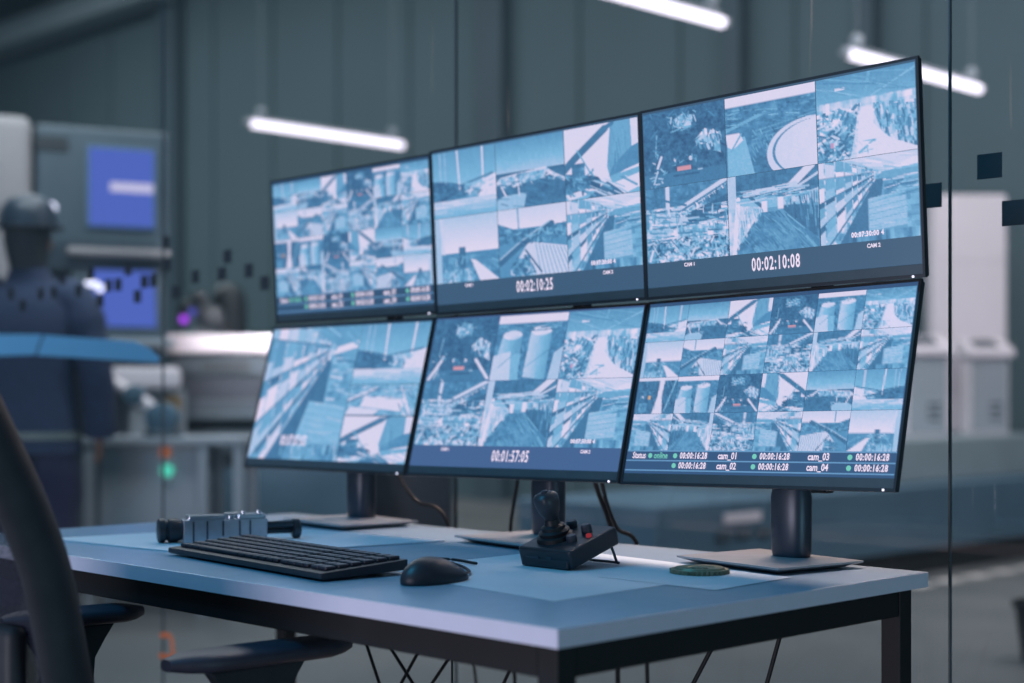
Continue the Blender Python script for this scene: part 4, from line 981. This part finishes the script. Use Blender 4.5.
# bench in front of the machines with cabinet and lamps
bn = thing('workbench', 'grey metal workbench with a green lamp, behind the person', 'workbench', (-4.862, 2.494, 0), YAW)
bm = B(); box(bm, -.40, .37, 0, .42, .772, .806, .004); obj('bench_top', bm, M['mach_light'], bn)
for x in (-.36, .155, .315):
    for y in (.01, .37):
        bm = B(); box(bm, x, x + .045, y, y + .04, 0, .7715, .003); obj('leg', bm, M['mach_light'], bn)
bm = B(); box(bm, -.36, .36, .02, .40, .36, .385, .003); obj('lower_shelf', bm, M['mach_grey'], bn)
bm = B(); box(bm, -.30, .145, .06, .40, .386, .771, .006); cb = obj('cabinet', bm, M['mach_light'], bn)
bm = B(); lathe(bm, [(.020, 0), (.028, .008), (.028, .02), (.018, .03)], 18, T((.01, .059, .655)) @ R(90, 'X')); obj('green_lamp', bm, M['led_green'], cb, True, 'round green lamp')
bm = B(); box(bm, -.022, .022, .045, .0595, .715, .76, .004); obj('amber_lamp', bm, M['led_amber'], cb, False, 'small amber lamp')
robot('robot_arm', 'grey robot arm with dark joint standing on the workbench', (-4.935, 2.53, .8065), YAW,
      [(-.0, .05, .085), (-.13, .05, .19), (-.26, .05, .27)], .058, (M['mach_grey'], M['mach_white'], M['mach_dark']))

# dark domed tank and dark cabinets farther back
bm = B(); lathe(bm, [(.10, 0), (.115, .02), (.115, 1.56), (.10, 1.64), (.06, 1.69), (.02, 1.705)], 24)
o = obj('gas_cylinder', bm, M['mach_black'], None, True); o.location = (-7.09, 4.36, 0); tag(o, 'tall dark domed cylinder standing behind the packing machine', 'cylinder')
dc = thing('control_cabinet', 'dark control cabinet seen under the joint of left and middle bottom monitors', 'cabinet', (-6.25, 5.08, 0), YAW)
bm = B(); box(bm, -.32, .32, 0, .5, .06, .64, .01); box(bm, -.29, .29, .04, .46, 0, .06); obj('body', bm, M['mach_navy'], dc)
bm = B(); box(bm, -.29, -.005, -.012, -.0005, .09, .62, .004); d1 = obj('door', bm, M['mach_navy'], dc); bm = B(); box(bm, -.04, -.025, -.025, -.0125, .3, .4, .003); obj('handle', bm, M['dark_steel'], d1)
bm = B(); box(bm, .005, .29, -.012, -.0005, .09, .62, .004); d2 = obj('door', bm, M['mach_navy'], dc); bm = B(); box(bm, .025, .04, -.025, -.0125, .3, .4, .003); obj('handle', bm, M['dark_steel'], d2)

# long dark machine base at right with plinth
lb = thing('machine_bed', 'long low dark teal machine bed on the hall floor at right', 'machine', (-3.31, 6.4, 0))
bm = B(); box(bm, -.9, 0, -2.3, 2.1, .13, .49, .012, 2); obj('bed', bm, M['mach_dark'], lb)
bm = B(); box(bm, -.86, -.03, -2.25, 2.05, 0, .1295); obj('plinth', bm, M['mach_black'], lb)
bm = B(); box(bm, -.9, -.20, -1.2, 2.3, .4905, .735, .01); obj('upper_deck', bm, M['deck'], lb)
bm = B(); box(bm, .0005, .012, -1.82, -1.53, .385, .432, .003); obj('white_strip', bm, M['mach_white'], lb, False, 'short white strip')
for k in range(3):
    bm = B(); box(bm, .0005, .012, -1.88 + k * .16, -1.77 + k * .16, .305, .35, .003); obj('vent_plate', bm, M['mach_grey'], lb)

def kiosk(label, loc):
    t = thing('control_console', label, 'console', loc, YAW, 'white control consoles')
    bm = B(); box(bm, -.125, .125, .0, .22, .0, .50, .008); obj('body', bm, M['mach_white'], t)
    bm = B(); box(bm, -.115, .115, -.006, -.0005, .02, .47, .002); fp = obj('front_panel', bm, M['mach_light'], t)
    bm = B()
    for k in range(3): box(bm, .0, .08, -.010, -.0065, .10 + k * .045, .118 + k * .045, .001)
    obj('vent', bm, M['mach_grey'], fp)
    bm = B(); prism(bm, [(-.05, .5005), (.24, .5005), (.24, .62), (.20, .63), (-.05, .545)], -.15, .15, Matrix(((0, 0, 1, 0), (1, 0, 0, 0), (0, 1, 0, 0), (0, 0, 0, 1))), .006); tp = obj('sloped_top', bm, M['mach_white'], t)
    bm = B(); box(bm, -.09, .07, .0, .16, 0, .004, .001, 1, T((0, -.0, .563)) @ R(18.8, 'X')); obj('key_panel', bm, M['mach_grey'], tp)
kiosk('white control console beside the bottom right monitor edge', (-3.75, 7.17, .7355))
kiosk('white control console right of the other, clear of the monitors', (-3.75, 7.93, .7355))
wp = thing('white_cabinet', 'tall white cabinet panel standing behind the two consoles', 'cabinet', (-4.03, 8.19, .7355), YAW)
bm = B(); box(bm, -.25, .25, 0, .20, 0, 1.60, .02, 3); obj('body', bm, M['mach_white'], wp)
bm = B(); box(bm, -.235, .235, -.008, -.0005, .02, 1.13, .003); obj('door', bm, M['mach_white'], wp)
bm = B(); box(bm, -.235, .235, -.008, -.0005, 1.15, 1.58, .003); obj('door', bm, M['mach_white'], wp)

bm = B(); lathe(bm, [(.075, 0), (.078, .004), (.10, .20), (.112, .20), (.112, .222), (.102, .222), (.098, .20), (.074, .012)], 28, None, True)
o = obj('bin', bm, M['mach_black'], None, True); o.location = (-1.535, 4.237, 0); tag(o, 'dark round waste bin on the hall floor at the right picture edge', 'bin')
for k in range(9):
    bm = B(); box(bm, -.06, .06, -.09, .09, 0, .002); o = obj('floor_dash', bm, M['floor_mark']); o.location = (-3.05, 5.6 + k * .3, .0005)
    tag(o, 'pale square dash painted in the row on the floor along the dark machine bed', 'floor mark', 'painted floor dashes')

# ------------------------------------------------------------------ person
pr = thing('person', 'person in dark work jacket and hard hat standing with back turned, arms hanging', 'person', (-4.808, 1.832, 0), YAW)
V = []; E = []; RR = []
def joint(p, r, parent=None):
    V.append(p); RR.append(r if isinstance(r, tuple) else (r, r))
    if parent is not None: E.append((parent, len(V) - 1))
    return len(V) - 1
pel = joint((0, 0, .93), (.145, .11)); sp = joint((0, -.01, 1.10), (.13, .105), pel); chst = joint((0, -.01, 1.28), (.155, .115), sp); uc = joint((0, -.005, 1.40), (.12, .09), chst)
nk = joint((-.01, .005, 1.50), .058, uc); hb = joint((-.015, .02, 1.565), .068, nk); hm = joint((-.02, .03, 1.64), (.076, .09), hb); joint((-.02, .022, 1.725), (.062, .074), hm)
for s in (-1, 1):
    sh = joint((s * .165, -.005, 1.355), .055, uc); el = joint((s * .262, -.03, 1.12), .046, sh); wr = joint((s * .275, .03, .875), .030, el); pa = joint((s * .272, .045, .825), (.022, .036), wr)
    for k, (dy, ln) in enumerate(((.028, .072), (.010, .08), (-.008, .075), (-.025, .06))):
        a = joint((s * .272, .045 + dy, .785), .0105, pa); b = joint((s * .268, .047 + dy, .785 - ln * .55), .0095, a); joint((s * .258, .05 + dy, .785 - ln), .008, b)
    a = joint((s * .26, .085, .82), .0115, pa); joint((s * .252, .100, .785), .009, a)
    hp = joint((s * .095, 0, .88), .09, pel); kn = joint((s * .105, .012, .50), .058, hp); an = joint((s * .11, -.02, .09), .042, kn); ht = joint((s * .115, .06, .05), (.04, .032), an); joint((s * .12, .15, .035), (.036, .026), ht)
me = bpy.data.meshes.new('body'); me.from_pydata([Vector(v) for v in V], E, [])
tmp = bpy.data.objects.new('body_tmp', me); COL.objects.link(tmp)
sk = tmp.modifiers.new('skin', 'SKIN'); sk.use_smooth_shade = True
for i, d in enumerate(tmp.data.skin_vertices[0].data):
    d.radius = RR[i]; d.use_root = (i == 0)
sb = tmp.modifiers.new('sub', 'SUBSURF'); sb.levels = 2; sb.render_levels = 2
dg = bpy.context.evaluated_depsgraph_get()
bme = bpy.data.meshes.new_from_object(tmp.evaluated_get(dg)); bpy.data.objects.remove(tmp)
# a plain face: brow, nose and chin pushed out of the front of the head, eye hollows
for v in bme.vertices:
    x, y, z = v.co
    if z > 1.54 and y > .05:
        dx = x + .02
        v.co.y += .020 * math.exp(-(dx / .012) ** 2 - ((z - 1.625) / .018) ** 2)
        v.co.y -= .008 * math.exp(-((abs(dx) - .032) / .012) ** 2 - ((z - 1.65) / .012) ** 2)
        v.co.y += .010 * math.exp(-(dx / .03) ** 2 - ((z - 1.565) / .015) ** 2)
bme.materials.clear(); bme.materials.append(M['skin']); bme.name = 'body'
bo = bpy.data.objects.new('body', bme); link(bo, pr)
for s in (-1, 1):
    bm = B(); t = bmesh.new(); bmesh.ops.create_uvsphere(t, u_segments=12, v_segments=8, radius=1)
    for v in t.verts: v.co = (v.co.x * .010, v.co.y * .022, v.co.z * .032)
    bmesh.ops.transform(t, matrix=T((-.02 + s * .088, .018, 1.63)), verts=t.verts); add(bm, t); obj('ear', bm, M['skin'], bo, True)
bm = B()                                                              # jacket: torso shell with collar and two sleeves
loft(bm, [(0, -.005, .755, .205, .15), (0, -.005, .80, .205, .15), (0, -.005, .93, .195, .145), (0, -.01, 1.08, .185, .14), (0, -.012, 1.26, .205, .15), (0, -.008, 1.36, .205, .14), (0, -.005, 1.43, .165, .115), (-.005, 0, 1.475, .10, .085), (-.01, .003, 1.53, .078, .076)], 32, True, None, 2.4)
for s in (-1, 1):
    tube(bm, smooth_path([(s * .11, -.005, 1.40), (s * .19, -.01, 1.37), (s * .238, -.02, 1.25), (s * .27, -.03, 1.12), (s * .280, 0, 1.0), (s * .277, .036, .825)], 4), [.098] * 4 + [.092] * 4 + [.078] * 4 + [.070] * 4 + [.068] * 4 + [.060], 16)
jk = obj('jacket', bm, M['jacket'], pr, True)
bm = B(); loft(bm, [(0, -.005, .815, .2075, .1525), (0, -.005, .845, .2065, .1515)], 32, False, None, 2.4); obj('reflective_band', bm, M['reflective'], jk)
bm = B()
for s in (-1, 1): tube(bm, smooth_path([(s * .085, 0, .93), (s * .098, .0, .76), (s * .105, .012, .5), (s * .11, -.015, .12)], 5), [.105] * 5 + [.1] * 5 + [.085] * 5 + [.07], 16)
obj('trousers', bm, M['trouser'], pr, True)
for s in (-1, 1):
    bm = B(); loft(bm, [(s * .115, .045, 0, .05, .135), (s * .115, .045, .03, .052, .138), (s * .113, .03, .07, .047, .11), (s * .11, -.015, .10, .055, .062), (s * .11, -.015, .17, .055, .058)], 20, True, None, 2.3); obj('boot', bm, M['boot'], pr, True)
bm = B(); loft(bm, [(-.012, -.012, 1.52, .072, .066), (-.016, -.008, 1.58, .084, .080), (-.02, -.002, 1.64, .094, .096), (-.02, .010, 1.71, .096, .108)], 24, True, None, 2.2); obj('hair', bm, M['hair'], pr, True, 'short dark hair')
bm = B()                                                              # hard hat with brim and ridge
n = 32; rings = []; t = bmesh.new()
for r, z in ((1.16, -.004), (1.17, .003), (1.0, .008), (.985, .03), (.93, .07), (.80, .102), (.58, .124), (.30, .136)):
    ring_ = []
    for i in range(n):
        a = 2 * PI * i / n; k = 1 + (.10 * max(0, math.sin(a)) if r > 1.1 else 0)
        ring_.append(t.verts.new((r * .120 * math.cos(a) * k, r * .146 * math.sin(a) * k, z)))
    rings.append(ring_)
for a, b in zip(rings, rings[1:]):
    for i in range(n): t.faces.new((a[i], a[(i + 1) % n], b[(i + 1) % n], b[i]))
t.faces.new(rings[-1]); bmesh.ops.transform(t, matrix=T((-.02, .02, 1.70)) @ R(2, 'X'), verts=t.verts); add(bm, t)
tube(bm, [(-.02, .02 + .135 * math.cos(a), 1.70 + .022 + .118 * math.sin(a)) for a in np.linspace(.25, PI - .25, 14)], .014, 8, (1, 0, 0), .006)
obj('hard_hat', bm, M['hat'], pr, True)

# ------------------------------------------------------------------ light
def area(name, loc, rot, sx, sy, power, col):
    l = bpy.data.lights.new(name, 'AREA'); l.shape = 'RECTANGLE'; l.size = sx; l.size_y = sy; l.energy = power; l.color = col
    o = bpy.data.objects.new(name, l); link(o); o.location = loc; o.rotation_euler = rot
    return o
area('hall_light', (-14.0, 4.6, 6.3), (0, 0, 0), 6, 2.2, 315, (.88, .95, 1.0))
area('hall_light', (-7.5, 4.8, 6.3), (0, 0, 0), 6, 2.0, 182, (.90, .95, 1.0))
area('hall_light', (-2.5, 4.8, 6.3), (0, 0, 0), 4, 2.0, 92, (.98, .95, 1.0))
def aimed(name, loc, to, sx, sy, power, col):
    d = Vector(to) - Vector(loc)
    o = area(name, loc, (0, 0, 0), sx, sy, power, col); o.rotation_euler = d.to_track_quat('-Z', 'Y').to_euler(); return o
aimed('hall_light', (-4.4, 1.7, 3.3), (-6.2, 3.6, 0.9), 1.5, .5, 46, (.84, .93, 1.0))  # unseen source, added to brighten the machine fronts and the person's back
sp_ = aimed('hall_light', (-3.7, 1.9, 2.7), (-5.75, 3.72, 1.27), .3, .3, 4.4, (1.0, .92, .96)); sp_.data.spread = math.radians(22)  # narrow beam added to whiten the packing hood, stands for no fixture
sp_ = aimed('hall_light', (-1.1, 2.2, 2.45), (-0.66, 0.74, .74), 1.3, .8, 13, (1.0, .72, .62)); sp_.data.spread = math.radians(60)  # unseen warm source added to light the desk's rear strip
aimed('hall_light', (-1.2, 5.8, 3.6), (-3.6, 7.7, 1.0), 1.4, .5, 72, (1.0, .95, 1.0))  # unseen source aimed to brighten the white cabinet and consoles
area('room_fill', (-0.5, -3.8, .52), (math.radians(90), 0, 0), 3.2, .42, 92, (.94, .86, 1.0))  # low unseen fill added to brighten the desk's front edge
area('room_fill', (-1.2, -1.2, 3.1), (math.radians(20), 0, 0), 1.2, 1.2, 38, (.06, .54, 1.0))  # blue overhead fill added to tint the desktop

area('room_fill', (2.9, .3, .5), (math.radians(90), 0, math.radians(90)), 1.2, .4, 12, (.42, .82, 1.0))  # side fill added to lift the desk's right edge

w = bpy.data.worlds.new('world'); S.world = w; w.use_nodes = True
bg = w.node_tree.nodes['Background']; bg.inputs['Color'].default_value = (.42, .72, 1.0, 1); bg.inputs['Strength'].default_value = .13

vs = S.view_settings
S.display_settings.display_device = 'sRGB'
vs.view_transform = 'Standard'; vs.look = 'None'; vs.gamma = 1.0; vs.exposure = 0.0; vs.use_curve_mapping = False
S.cycles.use_denoising = True
S.cycles.max_bounces = 8; S.cycles.transparent_max_bounces = 16
S.cycles.sample_clamp_indirect = 4.0
